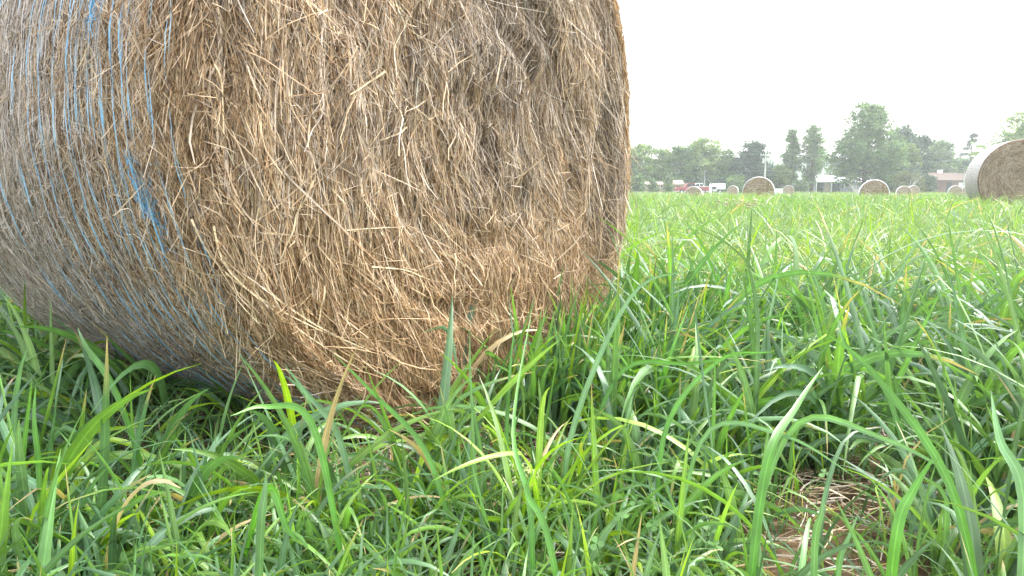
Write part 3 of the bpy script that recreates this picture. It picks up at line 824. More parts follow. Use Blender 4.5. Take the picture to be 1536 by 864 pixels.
# ------------------------------------------------------------------ bales in the field
M_white = simple_mat('white_net', (.46, .455, .45), .5, .4, .08, 30)
def field_bale_parts(root, rad, length, lod, seed, facecol=.5):
    r2 = np.random.default_rng(seed)
    nph, nrr = (160, 30) if lod else (64, 12)
    ph = np.linspace(0, 2 * PI, nph, endpoint=False); rows = []
    def fh(a, b):
        r = np.hypot(a, b) / rad
        return -.06 * np.clip((r - .85) / .15, 0, 1) ** 2 + .04 * (fbm(a * 3 + seed, b * 3, seed) - .5) + .03 * (fbm(r * 12, np.arctan2(b, a) * 1.5 + 4, seed + 3) - .5) * (r > .1)
    for r in np.linspace(.03, 1, nrr):
        a = rad * .985 * r * np.cos(ph); b = rad * .985 * r * np.sin(ph); rows.append(np.stack([fh(a, b), a, b], 1))
    for x in np.linspace(-.07, -length + .05, nrr):
        q = rad * (1 + .012 * (fbm(x * 3, ph * 3, seed) - .5)); rows.append(np.stack([np.full(nph, x), q * np.cos(ph), q * np.sin(ph)], 1))
    for r in np.linspace(.97, .03, 5): rows.append(np.stack([np.full(nph, -length), rad * r * np.cos(ph), rad * r * np.sin(ph)], 1))
    V = np.concatenate(rows); V[:, 2] = np.maximum(V[:, 2], -rad * .94) + rad * .94
    i, j = np.meshgrid(np.arange(nph), np.arange(len(rows) - 1)); b0 = (j * nph + i).ravel(); b1 = (j * nph + (i + 1) % nph).ravel()
    Fq = np.stack([b0, b1, b1 + nph, b0 + nph], 1)
    caps = np.array([[(k + 1) % nph, k, len(V)] for k in range(nph)] + [[(len(rows) - 1) * nph + k, (len(rows) - 1) * nph + (k + 1) % nph, len(V) + 1] for k in range(nph)])
    V = np.concatenate([V, [[0, 0, rad * .94], [-length, 0, rad * .94]]])
    mesh_obj('packed_hay', V, [Fq, caps], M_hayfar, root, smooth=True)
    # net wrap: a real shell that folds over the rim
    if not lod:
        rows = []
        prof = [(.016, .970), (.010, .988), (-.03, 1.012), (-.3 * length, 1.016), (-.7 * length, 1.016), (-length - .01, 1.01), (-length - .03, .94)]
        for x, q in prof: rows.append(np.stack([np.full(nph, x) - .0 * ph, rad * q * (1 + .01 * (vn(ph * 6, 0 * ph + x, seed) - .5)) * np.cos(ph), rad * q * np.sin(ph)], 1))
        V = np.concatenate(rows); V[:, 2] = np.maximum(V[:, 2], -rad * .95) + rad * .94
        i, j = np.meshgrid(np.arange(nph), np.arange(len(rows) - 1)); b0 = (j * nph + i).ravel(); b1 = (j * nph + (i + 1) % nph).ravel()
        mesh_obj('net_wrap', V, np.stack([b0, b1, b1 + nph, b0 + nph], 1), M_white, root, smooth=True)
    else:
        out = []
        for x0 in np.arange(.0, length + .02, .021):
            PHs = np.linspace(0, 2 * PI, 260); x = -x0 + .006 * (vn(PHs * 8, 0 * PHs + x0 * 90, 3) - .5)
            q = rad * 1.010 * np.ones_like(PHs) - (.035 if x0 < .01 else 0)
            P = np.stack([x + .02 * (x0 < .01), q * np.cos(PHs), np.maximum(q * np.sin(PHs), -rad * .935) + rad * .94], 1)[None]
            dirv = unit(np.gradient(P, axis=1)); side = unit(np.cross(dirv, np.stack([0 * PHs, np.cos(PHs), np.sin(PHs)], 1)[None]))
            v = r2.uniform(.6, .8); out.append(ribbons(P, side, np.full((1, 260), .0048 if x0 > .03 else .010), np.array([[v, v, v * 1.03]]) * .9))
        for k in range(230):
            p0 = k / 230 * 2 * PI; x = np.linspace(.0, -length, 12); PHs = p0 + .02 * (vn(x * 9, 0 * x + k, 5) - .5)
            q = rad * 1.008 * np.ones_like(x)
            P = np.stack([x, q * np.cos(PHs), np.maximum(q * np.sin(PHs), -rad * .935) + rad * .94], 1)[None]
            dirv = unit(np.gradient(P, axis=1)); side = unit(np.cross(dirv, np.stack([0 * x, np.cos(PHs), np.sin(PHs)], 1)[None]))
            v = r2.uniform(.6, .8); out.append(ribbons(P, side, np.full((1, 12), .0034), np.array([[v, v, v * 1.03]]) * .9))
        V, Fq, C = join(out); mesh_obj('net_wrap', V, Fq, M_net, root, col=C)
    # straw on the face
    n = 16000 if lod else 1500
    r = rad * .97 * np.sqrt(r2.random(n)); p = r2.random(n) * 2 * PI; a, b = r * np.cos(p), r * np.sin(p)
    ang = p + PI / 2 + r2.normal(0, .5, n); L_ = r2.uniform(.06, .22, n); t = np.linspace(-.5, .5, 4)
    px = a[:, None] + np.cos(ang)[:, None] * t * L_[:, None]; py = b[:, None] + np.sin(ang)[:, None] * t * L_[:, None]
    px, py = px * .98, py * .98
    P = np.stack([fh(px, py) + r2.uniform(.002, .02, n)[:, None] * (1 + 1.0 * t), px, np.maximum(py, -rad * .93) + rad * .94], 2)
    dirv = unit(np.gradient(P, axis=1)); side = unit(np.cross(dirv, unit(np.array([1., 0, 0]) + r2.normal(0, .4, (n, 1, 3)))))
    V, Fq, C = ribbons(P, side, np.full((n, 4), .0018 if lod else .006), np.clip(straw_palette(np.full(n, .85)) * .95, .02, .7))
    mesh_obj('loose_straw', V, Fq, M_straw, root, col=C)

GB = 'round hay bales standing out in the field'
# nearest of them, right edge
bx, by = 9.66, 14.75
fb = empty('hay_bale', (bx, by, float(ground(bx, by)) - .03), math.atan2(-.95, -.33)); field_bale_parts(fb, .755, 1.15, True, 3)
tag(fb, 'large round hay bale at the right with white net wrap side and brown end', 'hay bale', GB)
def fbale(px, top, wpx, yaw, seed, label, src=None):
    d = 1.5 * F / wpx; c = at(px, 280, d)
    ztop = at(px, top, d).z; zg = float(ground(c.x, c.y))
    if src is None:
        e = empty('hay_bale', (c.x, c.y, 0), 0); field_bale_parts(e, .75, 1.2, False, seed)
    else:
        e = copy_tree(src)
    e.rotation_euler = (0, 0, math.atan2(-c.y, -c.x) + yaw)
    e.location = (c.x, c.y, zg); tag(e, label, 'hay bale', GB)
    return e, ztop - 1.455, zg
bl = [(1138, 267, 46, -.02, 'round bale standing in front of the power pole, white rim over the top'),
      (1312, 272, 41, .05, 'wide low round bale in front of the big broad tree'),
      (1040.5, 281.5, 26, -.05, 'round bale in front of the red pickup truck'),
      (1099, 279, 16, -.06, 'small round bale just left of the one by the power pole'),
      (1183, 280, 16, .03, 'small round bale right of the white box under the twin tree'),
      (1357, 279, 21, .08, 'left bale of the overlapping pair beside the broad tree'),
      (1371, 277, 16, .1, 'right rear bale of the overlapping pair beside the broad tree'),
      (1434, 279, 19, .07, 'small bale in front of the brown-roofed brick house'),
      (1453, 277, 18.5, .07, 'small bale half hidden by the large net-wrapped bale at the right'),
      (1067.5, 282.5, 11.5, 0, 'tiny bale in front of the white trailer')]
src = None
for q, (px, top, w, yaw, lab) in enumerate(bl):
    e, zt, zg = fbale(px, top, w, yaw, 10 + q, lab, src)
    if q == 0: src = e
    print('bale', q, 'dist %.0f want base %.2f ground %.2f' % (1.5 * F / w, zt, zg))

# ------------------------------------------------------------------ trees
def leaf_cloud(lobes, nleaf, size, cols, r2, flat=0.0, shell=.55):
    """lobes: (cx,cy,cz,rx,ry,rz); leaf-sized quads in clumps through the lobes"""
    vol = np.array([(l[3] * l[5]) for l in lobes]); pr = vol / vol.sum()
    k = r2.choice(len(lobes), nleaf, p=pr); Lb = np.array(lobes)[k]
    # sub-clumps
    ncl = max(8, nleaf // 26)
    cl = r2.choice(len(lobes), ncl, p=pr); d = unit(r2.normal(0, 1, (ncl, 3))); rad = r2.uniform(shell, 1.08, ncl)[:, None]
    LB = np.array(lobes)[cl]; cc = LB[:, :3] + d * rad * LB[:, 3:6]
    m = r2.integers(0, ncl, nleaf); sp = size * 1.9
    P = cc[m] + r2.normal(0, 1, (nleaf, 3)) * sp * np.array([1, 1, .7])
    nrm = unit(d[m] * .8 + r2.normal(0, .7, (nleaf, 3)) + np.array([0, 0, .5]))
    a = unit(np.cross(nrm, r2.normal(0, 1, (nleaf, 3)))); b = np.cross(nrm, a)
    s1 = (size * r2.uniform(.5, 1.2, nleaf))[:, None]; s2 = s1 * r2.uniform(.5, .9, nleaf)[:, None]
    V = np.stack([P - a * s1, P - b * s2, P + a * s1, P + b * s2], 1).reshape(-1, 3)
    Fq = np.arange(nleaf * 4).reshape(-1, 4)
    base = np.array(cols); ci = r2.integers(0, len(base), ncl)
    c = base[ci][m] * (1 + r2.normal(0, .14, (nleaf, 1))) * (1 + r2.normal(0, .10, ncl))[m][:, None]
    return V, Fq, np.repeat(np.clip(c, .005, .6), 4, 0)

TG = {'light': [(.17, .25, .075), (.21, .29, .085), (.12, .19, .065)], 'mid': [(.10, .175, .06), (.075, .14, .055), (.14, .215, .07)],
      'dark': [(.04, .08, .05), (.03, .065, .042), (.055, .10, .055)], 'olive': [(.10, .12, .05), (.12, .14, .06)], 'yellow': [(.13, .19, .04), (.10, .15, .035)]}

def make_tree(px, top, wpx, dist, tone, label, shape='round', crown_base=.18, seed=0, dens=1.0, name='tree', group='trees along the far edge of the field', base_py=None, cat='tree'):
    r2 = np.random.default_rng(100 + seed); rn = random.Random(seed)
    c = at(px, 280, dist); zg = float(ground(c.x, c.y)); H = at(px, top, dist).z - zg; Wd = wpx / F * dist * 1.12
    root = empty(name, (c.x, c.y, zg)); tag(root, label, cat, group)
    s = Wd / 2; lobes = []
    cb = crown_base * H; ch = H - cb
    nl = 26
    for q in range(nl):
        t = (q + .5) / nl; z0_ = cb + ch * (.06 + .88 * t)
        if shape == 'round': e = max(math.sin(PI * min(1, max(.0, .12 + .80 * t))) ** .55, .8 * (t < .35))
        elif shape == 'cone': e = (1 - t) ** .75 * .95 + .12
        elif shape == 'column': e = .45 + .5 * math.sin(PI * t)
        elif shape == 'broad': e = (1 - max(0, t - .22) / .78) ** .62 if t > .22 else .75 + t
        else: e = .8
        for w_ in range(3):
            a = rn.random() * 2 * PI; rr_ = s * e * rn.uniform(.3, .85)
            lr = s * rn.uniform(.22, .38) * (.65 + .35 * e)
            z = z0_ * (1 - .16 * (rr_ / s) ** 2 * t)
            lobes.append((math.cos(a) * rr_, math.sin(a) * rr_ * .8, z, lr, lr, min(lr * rn.uniform(.6, .95), max(.3, (H - z) * rn.uniform(.7, 1.0)))))
    size = .16 * dist / 150 * 1.15
    area = Wd * H
    n = int(min(52000, area * 190 * dens))
    V, Fq, C = leaf_cloud(lobes, n, size, TG[tone], r2)
    V[:, 2] = np.maximum(V[:, 2], .1)
    mb = MB(); tr = max(.12, H * .022)
    mb.tube([(0, 0, -.2), (rn.gauss(0, .1), 0, H * .3), (rn.gauss(0, .2), 0, H * .6), (rn.gauss(0, .2), 0, H * .88)], [tr * 1.3, tr, tr * .6, tr * .15], 8)
    for l in lobes[::2]:
        z0 = max(cb * .8, l[2] * .72); mb.tube([(0, 0, z0), (l[0] * .5, l[1] * .5, (z0 + l[2]) / 2 + .1), (l[0], l[1], l[2])], [tr * .4, tr * .22, tr * .06], 5)
    mb.build('trunk', M_bark, root)
    mesh_obj('crown', V, Fq, M_leaf, root, col=C)
    return root

make_tree(930, 212, 60, 150, 'light', 'pale green tree just behind the right rim of the huge bale', seed=1)
make_tree(962, 214, 44, 150, 'light', 'pale green tree, first clear of the rim of the huge bale', seed=2, crown_base=.05)
make_tree(992, 219, 44, 152, 'light', 'tree behind the long low tan shed with uneven light top', seed=3, crown_base=.05)
make_tree(1020, 215, 42, 150, 'mid', 'medium green tree behind the small tan shed', seed=4, crown_base=.05)
make_tree(1058, 204, 68, 152, 'light', 'wide rounded light green tree behind the red pickup', seed=5, crown_base=.05)
make_tree(1088, 222, 34, 150, 'mid', 'thinner tree between the wide rounded one and the dark one', seed=6, crown_base=.05, dens=.6)
make_tree(1128, 207, 52, 148, 'dark', 'dark blue-green dense tree behind the power pole', seed=7, crown_base=.02, dens=1.3)
make_tree(1158, 250, 30, 158, 'dark', 'low dark tree in the gap right of the power pole', seed=8, crown_base=.02)
make_tree(1172, 247, 30, 148, 'yellow', 'small yellow-green tree at the foot of the slim twin trees', seed=9, crown_base=.05)
make_tree(1186, 187, 24, 150, 'mid', 'slimmer left one of the two tall narrow trees', seed=10, shape='column', crown_base=.08)
make_tree(1217, 180, 34, 150, 'mid', 'taller right one of the two narrow trees, ragged outline', seed=11, shape='column', crown_base=.1, dens=.8)
make_tree(1296, 150, 124, 138, 'mid', 'big broad tree, tallest of all, with thick dark trunk', seed=12, shape='broad', crown_base=.12, dens=.85)
make_tree(1352, 184, 50, 158, 'dark', 'dark tree right behind the shoulder of the big broad tree', seed=13, crown_base=.05)
make_tree(1376, 199, 46, 152, 'dark', 'dense dark green tree in the middle of the right clump', seed=14, crown_base=.03)
make_tree(1404, 208, 52, 172, 'mid', 'rounded tree at the right end of the clump beside the brick house', seed=15, crown_base=.12)
make_tree(1362, 216, 26, 145, 'yellow', 'small yellow-leaved tree in front of the dark clump', seed=16, crown_base=.3)
make_tree(1338, 240, 70, 143, 'dark', 'low spreading dark tree filling the space right of the broad trunk', seed=17, crown_base=.02)
make_tree(1436, 237, 54, 176, 'mid', 'low round tree behind the brown-roofed brick house', seed=18, crown_base=.1)
make_tree(1468, 232, 50, 180, 'dark', 'dark tree behind the pine, partly hidden by the net-wrapped bale', seed=19, crown_base=.1)
make_tree(1548, 165, 150, 130, 'light', 'large light green tree rising behind the net-wrapped bale', seed=20, crown_base=.1)
make_tree(1245, 262, 40, 172, 'olive', 'small olive tree behind the white-roofed farm building', seed=21, crown_base=.05)
def bush(px, top, wpx, dist, tone, label, seed, dens=1.2):
    return make_tree(px, top, wpx, dist, tone, label, seed=seed, crown_base=.0, dens=dens, name='bush', group='bushes at the foot of the trees', cat='bush')
bush(956, 262, 22, 140, 'mid', 'bush left of the long low tan shed', 31)
bush(979, 268, 9, 139, 'mid', 'narrow bush in front of the long tan shed, left one', 32)
bush(1003, 262, 12, 139, 'mid', 'bush between the long tan shed and the small tan shed', 33)
bush(1048, 268, 44, 146, 'dark', 'dark hedge-like bush behind the pickups', 34)
bush(1104, 263, 26, 135, 'mid', 'grey-green bush behind the small bale left of the power pole', 35)
bush(1080, 268, 30, 146, 'dark', 'dark low bush behind the white trailer', 40)
bush(1160, 270, 26, 150, 'dark', 'dark bush behind the white box', 36)
bush(1362, 258, 46, 128, 'olive', 'olive bush with bare pale twigs behind the overlapping bales', 37)
bush(1386, 262, 34, 142, 'dark', 'dark bush left of the brick house', 38)
bush(1200, 270, 24, 146, 'mid', 'low bush under the slim twin trees', 39)

# bare pale twigs
def twigs(px, py0, py1, dist, n, label, seed):
    rn = random.Random(seed); c = at(px, 284, dist); zg = float(ground(c.x, c.y)); H = at(px, py1, dist).z - zg
    mb = MB()
    for k in range(n):
        a = rn.uniform(-.8, .8); h = H * rn.uniform(.5, 1)
        mb.tube([(0, 0, 0), (a * h * .4, rn.gauss(0, .2), h * .5), (a * h, rn.gauss(0, .3), h)], [.06, .04, .015], 5)
        mb.tube([(a * h * .5, 0, h * .55), (a * h * .5 + rn.uniform(-.5, .5), .1, h * .9)], [.03, .01], 4)
    o = mb.build('bare_shrub', simple_mat('dead_wood', (.42, .40, .36))); o.location = (c.x, c.y, zg)
    tag(o, label, 'shrub', 'bare shrubs')
twigs(1285, 284, 272, 120, 8, 'leafless pale twigs left of the broad tree trunk', 1)
twigs(1360, 284, 263, 124, 5, 'leafless pale twigs sticking out of the olive bush', 2)

# pine
def pine(px, top, dist):
    c = at(px, 280, dist); zg = float(ground(c.x, c.y)); H = at(px, top, dist).z - zg; r2 = np.random.default_rng(9); rn = random.Random(4)
    root = empty('pine_tree', (c.x, c.y, zg)); tag(root, 'tall thin pine with layered flat branches behind the brick house', 'pine tree', 'trees along the far edge of the field')
    mb = MB(); mb.tube([(0, 0, -.2), (.05, 0, H * .5), (0, 0, H * .95)], [.2, .16, .06], 7); lobes = []
    s = 17 / F * dist
    tiers = [(.50, .55, -.5), (.56, .7, .6), (.64, .95, -.7), (.66, .75, .8), (.74, .8, -.55), (.78, .9, .9), (.80, .4, -.3), (.85, .72, -.4), (.87, .6, .5), (.93, .5, -.15), (.95, .45, .25), (.98, .3, 0)]
    for (h, w_, off) in tiers:
        x = off * s * w_; lobes.append((x, rn.gauss(0, .3), H * h, s * w_ * .52, s * .5, .38 + .3 * (h > .9)))
        mb.tube([(0, 0, H * h - .5), (x * .6, 0, H * h - .15), (x * 1.3, 0, H * h)], [.07, .05, .02], 5)
    mb.build('trunk', M_bark, root)
    V, Fq, C = leaf_cloud(lobes, 4200, .13, [(.03, .06, .035), (.04, .07, .04)], r2, shell=.2); mesh_obj('crown', V, Fq, M_leaf, root, col=C)
pine(1453, 199, 165)

# ------------------------------------------------------------------ buildings
def placed(name, px, dist, rz=0):
    c = at(px, 284, dist); return empty(name, (c.x, c.y, float(ground(c.x, c.y))), rz), c
M_roofwhite = simple_mat('pale_metal_roof', (.62, .64, .66), .4, .5, .06, 1)
M_wallgrey = simple_mat('grey_siding', (.22, .24, .27), .8, .2, .15, 2)
M_dark = simple_mat('dark_opening', (.03, .032, .036), .8)
M_tan = simple_mat('tan_boards', (.34, .27, .20), .85, .2, .2, 3)
M_tanroof = simple_mat('tan_roof', (.30, .25, .21), .8, .2, .15, 3)
M_brick = simple_mat('brick', (.16, .085, .065), .9, .15, .2, 8)
M_shingle = simple_mat('brown_shingle', (.13, .095, .08), .9, .15, .2, 6)
M_trim = simple_mat('white_trim', (.75, .75, .74), .5)
M_glass = simple_mat('window_glass', (.05, .06, .07), .1, .8)
M_blind = simple_mat('pale_blind', (.62, .64, .66), .7)

def house(name, px0, px1, dist, eave, ridge, depth, wall_m, roof_m, wins, label, cat, doors=(), chimney=None, overhang=.35, posts=()):
    k = dist / F; x0 = (px0 - 768) * k; x1 = (px1 - 768) * k; cx = (x0 + x1) / 2; w = x1 - x0
    zg = float(ground(cx, dist)); root = empty(name, (cx, dist, zg)); tag(root, label, cat)
    he = at(cx / k + 768, eave, dist).z - zg; hr = at(cx / k + 768, ridge, dist + depth / 2).z - zg
    mb = MB(); mb.prism_x([(0, -.3), (depth, -.3), (depth, he), (depth / 2, hr - .12), (0, he)], -w / 2, w / 2); mb.build('wall', wall_m, root)
    mb = MB(); o = overhang; sl = (hr - he) / (depth / 2)
    for sgn in (1, -1):
        ya, yb = (-o, depth / 2) if sgn == 1 else (depth + o, depth / 2)
        za = he - o * sl
        mb.prism_x([(ya, za + .02), (yb, hr + .02), (yb, hr + .17), (ya, za + .17)][::sgn], -w / 2 - o, w / 2 + o)
    rf = mb.build('roof', roof_m, root)
    if chimney:
        xx = (chimney - 768) * k - cx; mb = MB(); mb.box(xx - .4, xx + .4, depth / 2 - .3, depth / 2 + .4, hr - .5, hr + .7); mb.box(xx - .48, xx + .48, depth / 2 - .38, depth / 2 + .48, hr + .7, hr + .82); mb.build('chimney', M_trim, rf)
    for (a, b, z0, z1, m) in wins:
        xa = (a - 768) * k - cx; xb = (b - 768) * k - cx
        mb = MB(); t = .09
        mb.box(xa, xb, -.08, .02, z0, z0 + t); mb.box(xa, xb, -.08, .02, z1 - t, z1); mb.box(xa, xa + t, -.08, .02, z0 + t, z1 - t); mb.box(xb - t, xb, -.08, .02, z0 + t, z1 - t)
        fr = mb.build('window', M_trim, root); mb = MB(); mb.box(xa + t, xb - t, -.03, .03, z0 + t, z1 - t); mb.build('pane', m, fr)
    for (a, b, h, m) in doors:
        xa = (a - 768) * k - cx; xb = (b - 768) * k - cx; mb = MB(); mb.box(xa, xb, -.06, .03, 0, h); d_ = mb.build('door', m, root)
        mb = MB(); mb.box(xb - .22, xb - .12, -.12, -.06, 1, 1.12); mb.build('handle', M_trim, d_)
    for a in posts:
        xa = (a - 768) * k - cx; mb = MB(); mb.box(xa - .07, xa + .07, -.34, -.2, 0, he - .12); mb.build('post', M_trim, root)
    return root
house('farm_building', 1219, 1334, 156, 273, 264.5, 9, M_wallgrey, M_roofwhite, [(1262, 1270, 1.0, 1.9, M_glass), (1290, 1297, 1.0, 1.9, M_glass)],
      'long low grey farm building with pale metal roof behind the broad tree', 'building', doors=((1222, 1231, 2.0, M_dark), (1245, 1256, 2.0, M_dark), (1233, 1240, 1.9, M_tan)), posts=(1220, 1242))
house('brick_house', 1403, 1478, 160, 270.5, 260.5, 9, M_brick, M_shingle, [(1432, 1441, 1.1, 2.0, M_blind), (1463, 1470, 1.1, 2.0, M_glass)],
      'low brick house with brown shingle roof and white window', 'house', doors=((1414, 1422, 2.0, M_dark),), chimney=1421)
house('storage_shed', 961, 999, 144, 277.5, 273.5, 4, M_tan, M_tanroof, [(968, 972, .9, 1.5, M_glass), (988, 992, .9, 1.5, M_glass)],
      'long low tan shed half hidden by bushes near the rim of the huge bale', 'shed', overhang=.2)
house('storage_shed', 1008, 1023, 142, 277, 271.5, 4, M_tan, M_tanroof, [],
      'small tan wooden shed left of the red pickup truck', 'shed', doors=((1013, 1018, 1.25, M_dark),), overhang=.2)

# white box
root, c = placed('metal_box', 1168.5, 118)
tag(root, 'white metal box standing between the power pole bale and the twin trees', 'box')
mb = MB(); mb.box(-.48, .48, -.35, .35, .08, .9); mb.build('cabinet', M_trim, root)
mb = MB(); mb.box(-.53, .53, -.4, .4, .9, .98); mb.build('lid', M_trim, root)
mb = MB(); mb.box(-.42, .42, -.3, .3, -.1, .08); mb.build('plinth', M_dark, root)

# vehicles (side on, in the far yard)
M_red = simple_mat('red_paint', (.28, .055, .065), .3, .5, .05, 2)
M_wp = simple_mat('white_paint', (.78, .78, .80), .3, .5, .04, 2)
M_tyre = simple_mat('tyre_rubber', (.02, .02, .02), .9)
M_rim = simple_mat('steel_rim', (.45, .45, .47), .4, .5, .1, 5, .6)
def wheel(root, x, y, r=.38):
    mb = MB(); mb.tube([(x, y - .12, r), (x, y + .12, r)], r, 20); w = mb.build('wheel', M_tyre, root)
    mb = MB(); mb.tube([(x, y - .14, r), (x, y + .14, r)], r * .55, 14); mb.build('rim', M_rim, w)
def pickup(px, dist, m, label, facing=1, dz=0):
    c = at(px, 284, dist); root = empty('pickup_truck', (c.x, c.y, float(ground(c.x, c.y)) + dz), 0); tag(root, label, 'pickup truck')
    f = facing
    body = [(-2.7, .45), (2.7, .45), (2.75, .85), (2.6, 1.12), (1.3, 1.18), (-.55, 1.2), (-2.7, 1.2)]
    mb = MB(); mb.prism([(x * f, z) for x, z in body][::f], -.9, .9); mb.build('body', m, root)
    cab = [(1.25, 1.19), (.75, 1.78), (-.4, 1.82), (-.55, 1.19)]
    mb = MB(); mb.prism([(x * f, z) for x, z in cab][::f], -.8, .8); mb.build('cab', m, root)
    mb = MB(); g_ = [(1.02, 1.25), (.68, 1.68), (.2, 1.7), (.2, 1.25)]; mb.prism([(x * f, z) for x, z in g_][::f], -.83, -.79)
    g_ = [(.1, 1.25), (.1, 1.7), (-.36, 1.72), (-.44, 1.25)]; mb.prism([(x * f, z) for x, z in g_][::f], -.83, -.79); mb.build('side_window', M_glass, root)
    mb = MB(); mb.box(2.70 * f - .06, 2.70 * f + .06, -.7, -.45, .82, 1.0); mb.build('headlight', M_trim, root)
    mb = MB(); mb.box(-2.8, 2.8, -.92, .92, .40, .52); mb.build('bumper', M_rim, root)
    for x in (-1.75, 1.75):
        for y in (-.82, .82): wheel(root, x * f, y)
    return root
pickup(1037, 128, M_red, 'red pickup truck parked behind the round bale near the sheds', -1)
pickup(1049, 134, M_wp, 'white pickup truck with dark side windows parked beside the red one', -1)
c = at(1071, 284, 134); root = empty('utility_trailer', (c.x, c.y, float(ground(c.x, c.y)))); tag(root, 'white boxy trailer parked right of the white pickup', 'trailer')
mb = MB(); mb.box(-.1, 1.7, -.9, .9, .75, 1.75); mb.box(-1.9, -.1, -.9, .9, .7, 1.25); mb.build('body', M_wp, root)
mb = MB(); mb.box(-2.6, -1.9, -.05, .05, .6, .72); mb.build('tow_bar', M_rim, root)
for x in (-.9, .8):
    for y in (-.85, .85): wheel(root, x, y, .36)
c = at(1065.5, 284, 131); mb = MB(); zg = float(ground(c.x, c.y)); zt = at(1065, 274.5, 131).z - zg
mb.tube([(0, 0, -.2), (0, 0, zt - .5), (0, 0, zt - .25), (0, 0, zt)], [.26, .26, .16, .02], 10); o = mb.build('marker_post', M_wp); o.location = (c.x, c.y, zg)
tag(o, 'white pointed post standing in front of the white trailer', 'post')

# poles and wires
M_pole = simple_mat('weathered_pole', (.42, .42, .40), .8, .2, .1, 2)
M_wire = simple_mat('grey_wire', (.35, .37, .38), .5)
def pole(px, top, dist, label, arm=True, r=.15):
    c = at(px, 284, dist); zg = float(ground(c.x, c.y)); H = at(px, top, dist).z - zg
    root = empty('power_pole', (c.x, c.y, zg)); tag(root, label, 'power pole', 'power poles at the far side of the field')
    mb = MB(); mb.tube([(0, 0, -.3), (0, 0, H * .5), (0, 0, H)], [r * 1.15, r, r * .75], 10); mb.build('pole', M_pole, root)
    if arm:
        mb = MB(); mb.box(-1.0, 1.0, -.27, -.14, H - .75, H - .62); mb.build('crossarm', M_pole, root)
        for x in (-.9, -.45, .45, .9):
            mb = MB(); mb.tube([(x, -.2, H - .62), (x, -.2, H - .5), (x, -.2, H - .42)], [.03, .06, .035], 8); mb.build('insulator', M_trim, root)
        mb = MB(); mb.tube([(-.42, -.1, H - 2.1), (-.42, -.1, H - 1.2)], .2, 12); mb.build('transformer', M_rim, root)
    return Vector((c.x, c.y, zg + H))
pA = pole(1146.5, 227, 140, 'tall pale power pole with crossarm behind the middle bale')
pB = pole(1444.5, 255, 140, 'short thin pole in front of the brick house', arm=False, r=.09)
pC = pole(1056.5, 256, 138, 'very thin pole in front of the wide rounded tree', arm=False, r=.06)
def wire(a, b, sag_, label, r=.012):
    mb = MB(); P = []
    for k in range(25):
        t = k / 24; p = a.lerp(b, t); p.z -= sag_ * 4 * t * (1 - t); P.append(p)
    mb.tube(P, r, 5); o = mb.build('power_cable', M_wire); tag(o, label, 'cable', 'cables strung from the power pole')
R0 = Vector((95, 132, 8.3)); L0_ = Vector((-20, 160, 6.8))
wire(pA + Vector((.9, -.2, -.4)), R0 + Vector((0, 0, .3)), 1.0, 'topmost cable running right from the power pole crossarm')
wire(pA + Vector((0, -.2, -2.2)), R0 + Vector((0, 0, -1.2)), 1.0, 'second cable running right, below the crossarm')
wire(pA + Vector((0, -.2, -3.4)), R0 + Vector((0, 0, -2.6)), 1.1, 'lowest cable running right across the broad tree')
wire(pA + Vector((-.9, -.2, -.4)), L0_ + Vector((0, 0, 1)), .9, 'topmost cable running left from the power pole crossarm')
wire(pA + Vector((0, -.2, -1.8)), L0_ + Vector((0, 0, 0)), .9, 'second cable running left across the dark tree')
wire(pA + Vector((0, -.2, -3.4)), L0_ + Vector((0, 0, -1.3)), .9, 'lowest cable running left across the dark tree')

# wooden fence posts at the field edge (right of the farm building)
# ------------------------------------------------------------------ distant hill
hx = np.linspace(-520, 900, 90); rows = []
for k, t in enumerate(np.linspace(0, 1, 10)):
    y_ = 560 + t * 160; zz = (20 + 9 * fbm(hx * .006, hx * 0 + 2, 3) + 3 * fbm(hx * .05, hx * 0, 8)) * math.sin(PI * (.02 + .96 * t)) ** .7
    rows.append(np.stack([hx, np.full_like(hx, y_), zz - 1], 1))
V = np.concatenate(rows); n = len(hx); i, j = np.meshgrid(np.arange(n - 1), np.arange(9)); b0 = (j * n + i).ravel()
tag(mesh_obj('hill', V, np.stack([b0, b0 + 1, b0 + n + 1, b0 + n], 1), simple_mat('wooded_hill', (.045, .085, .04), .9, .1, .3, .05), smooth=True), kind='structure')

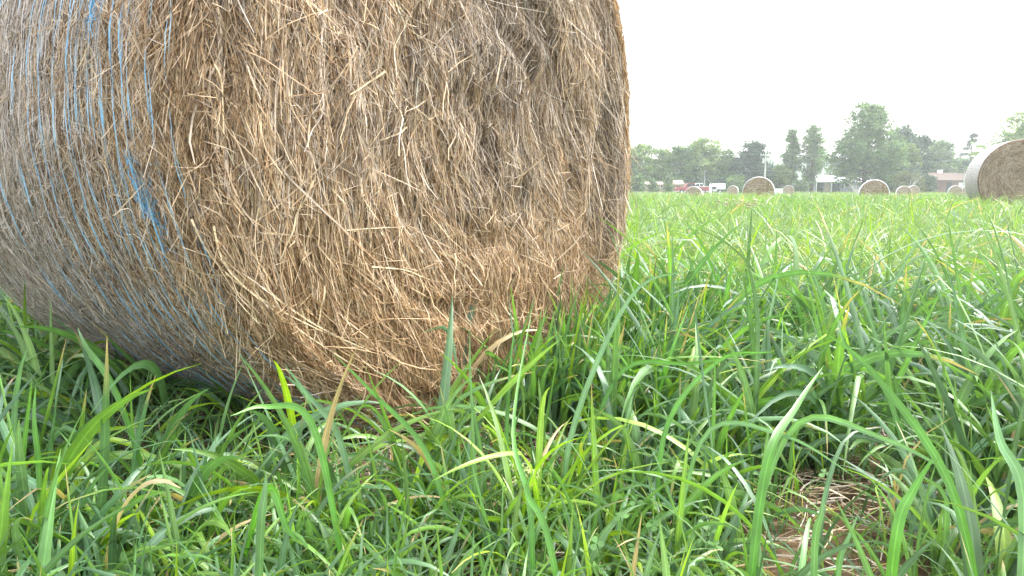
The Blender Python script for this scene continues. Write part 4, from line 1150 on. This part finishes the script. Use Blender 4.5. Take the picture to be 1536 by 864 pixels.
# ------------------------------------------------------------------ haze
HD = 0.0007
mb = MB(); mb.box(-1000, 1000, -320, 1600, -4, 34); hz = mb.build('haze', None) if False else None
m, nt, N, L = nmat('haze_air'); out = N.new('ShaderNodeOutputMaterial'); pv = N.new('ShaderNodeVolumePrincipled')
pv.inputs['Color'].default_value = (.93, .96, 1, 1); pv.inputs['Density'].default_value = HD; pv.inputs['Anisotropy'].default_value = .3
L.new(pv.outputs[0], out.inputs['Volume'])
hz = mb.build('haze', m); tag(hz, 'thin pale haze in the air over the whole field', kind='stuff')

# ------------------------------------------------------------------ light
SUN_EL = R(55); SUN_AZ = R(60)      # azimuth clockwise from +Y
w = bpy.data.worlds.new('World'); sc.world = w; w.use_nodes = True
N, L = w.node_tree.nodes, w.node_tree.links; N.clear()
out = N.new('ShaderNodeOutputWorld'); bg = N.new('ShaderNodeBackground'); sky = N.new('ShaderNodeTexSky')
sky.sky_type = 'NISHITA'; sky.sun_disc = False; sky.sun_elevation = SUN_EL; sky.sun_rotation = SUN_AZ
sky.dust_density = 3.0; sky.air_density = 1.2
hs = N.new('ShaderNodeHueSaturation'); hs.inputs['Saturation'].default_value = .22
L.new(sky.outputs[0], hs.inputs['Color']); L.new(hs.outputs[0], bg.inputs[0]); bg.inputs[1].default_value = .15; L.new(bg.outputs[0], out.inputs[0])
ld = bpy.data.lights.new('sun', 'SUN'); ld.energy = .6; ld.angle = R(28); ld.color = (1, .97, .92)
lo = bpy.data.objects.new('sun', ld); COL.objects.link(lo)
sd = Vector((math.sin(SUN_AZ) * math.cos(SUN_EL), math.cos(SUN_AZ) * math.cos(SUN_EL), math.sin(SUN_EL)))
lo.rotation_euler = sd.to_track_quat('Z', 'Y').to_euler(); lo.location = sd * 30

# ------------------------------------------------------------------ camera
cd = bpy.data.cameras.new('camera'); cam = bpy.data.objects.new('camera', cd); COL.objects.link(cam); sc.camera = cam
cd.sensor_width = 36; cd.lens = 36 * F / 1536; cd.clip_start = .05; cd.clip_end = 4000
cam.location = (0, 0, CAMH); cam.rotation_euler = (PI / 2 - PITCH, 0, 0)
cd.dof.use_dof = False
vs = sc.view_settings; vs.view_transform = 'Standard'; vs.look = 'None'; vs.gamma = 1; vs.use_curve_mapping = False; vs.exposure = 2.55
sc.cycles.max_bounces = 8; sc.cycles.diffuse_bounces = 4; sc.cycles.transmission_bounces = 4; sc.cycles.volume_bounces = 1
sc.cycles.sample_clamp_indirect = 6
sc.cycles.use_denoising = True
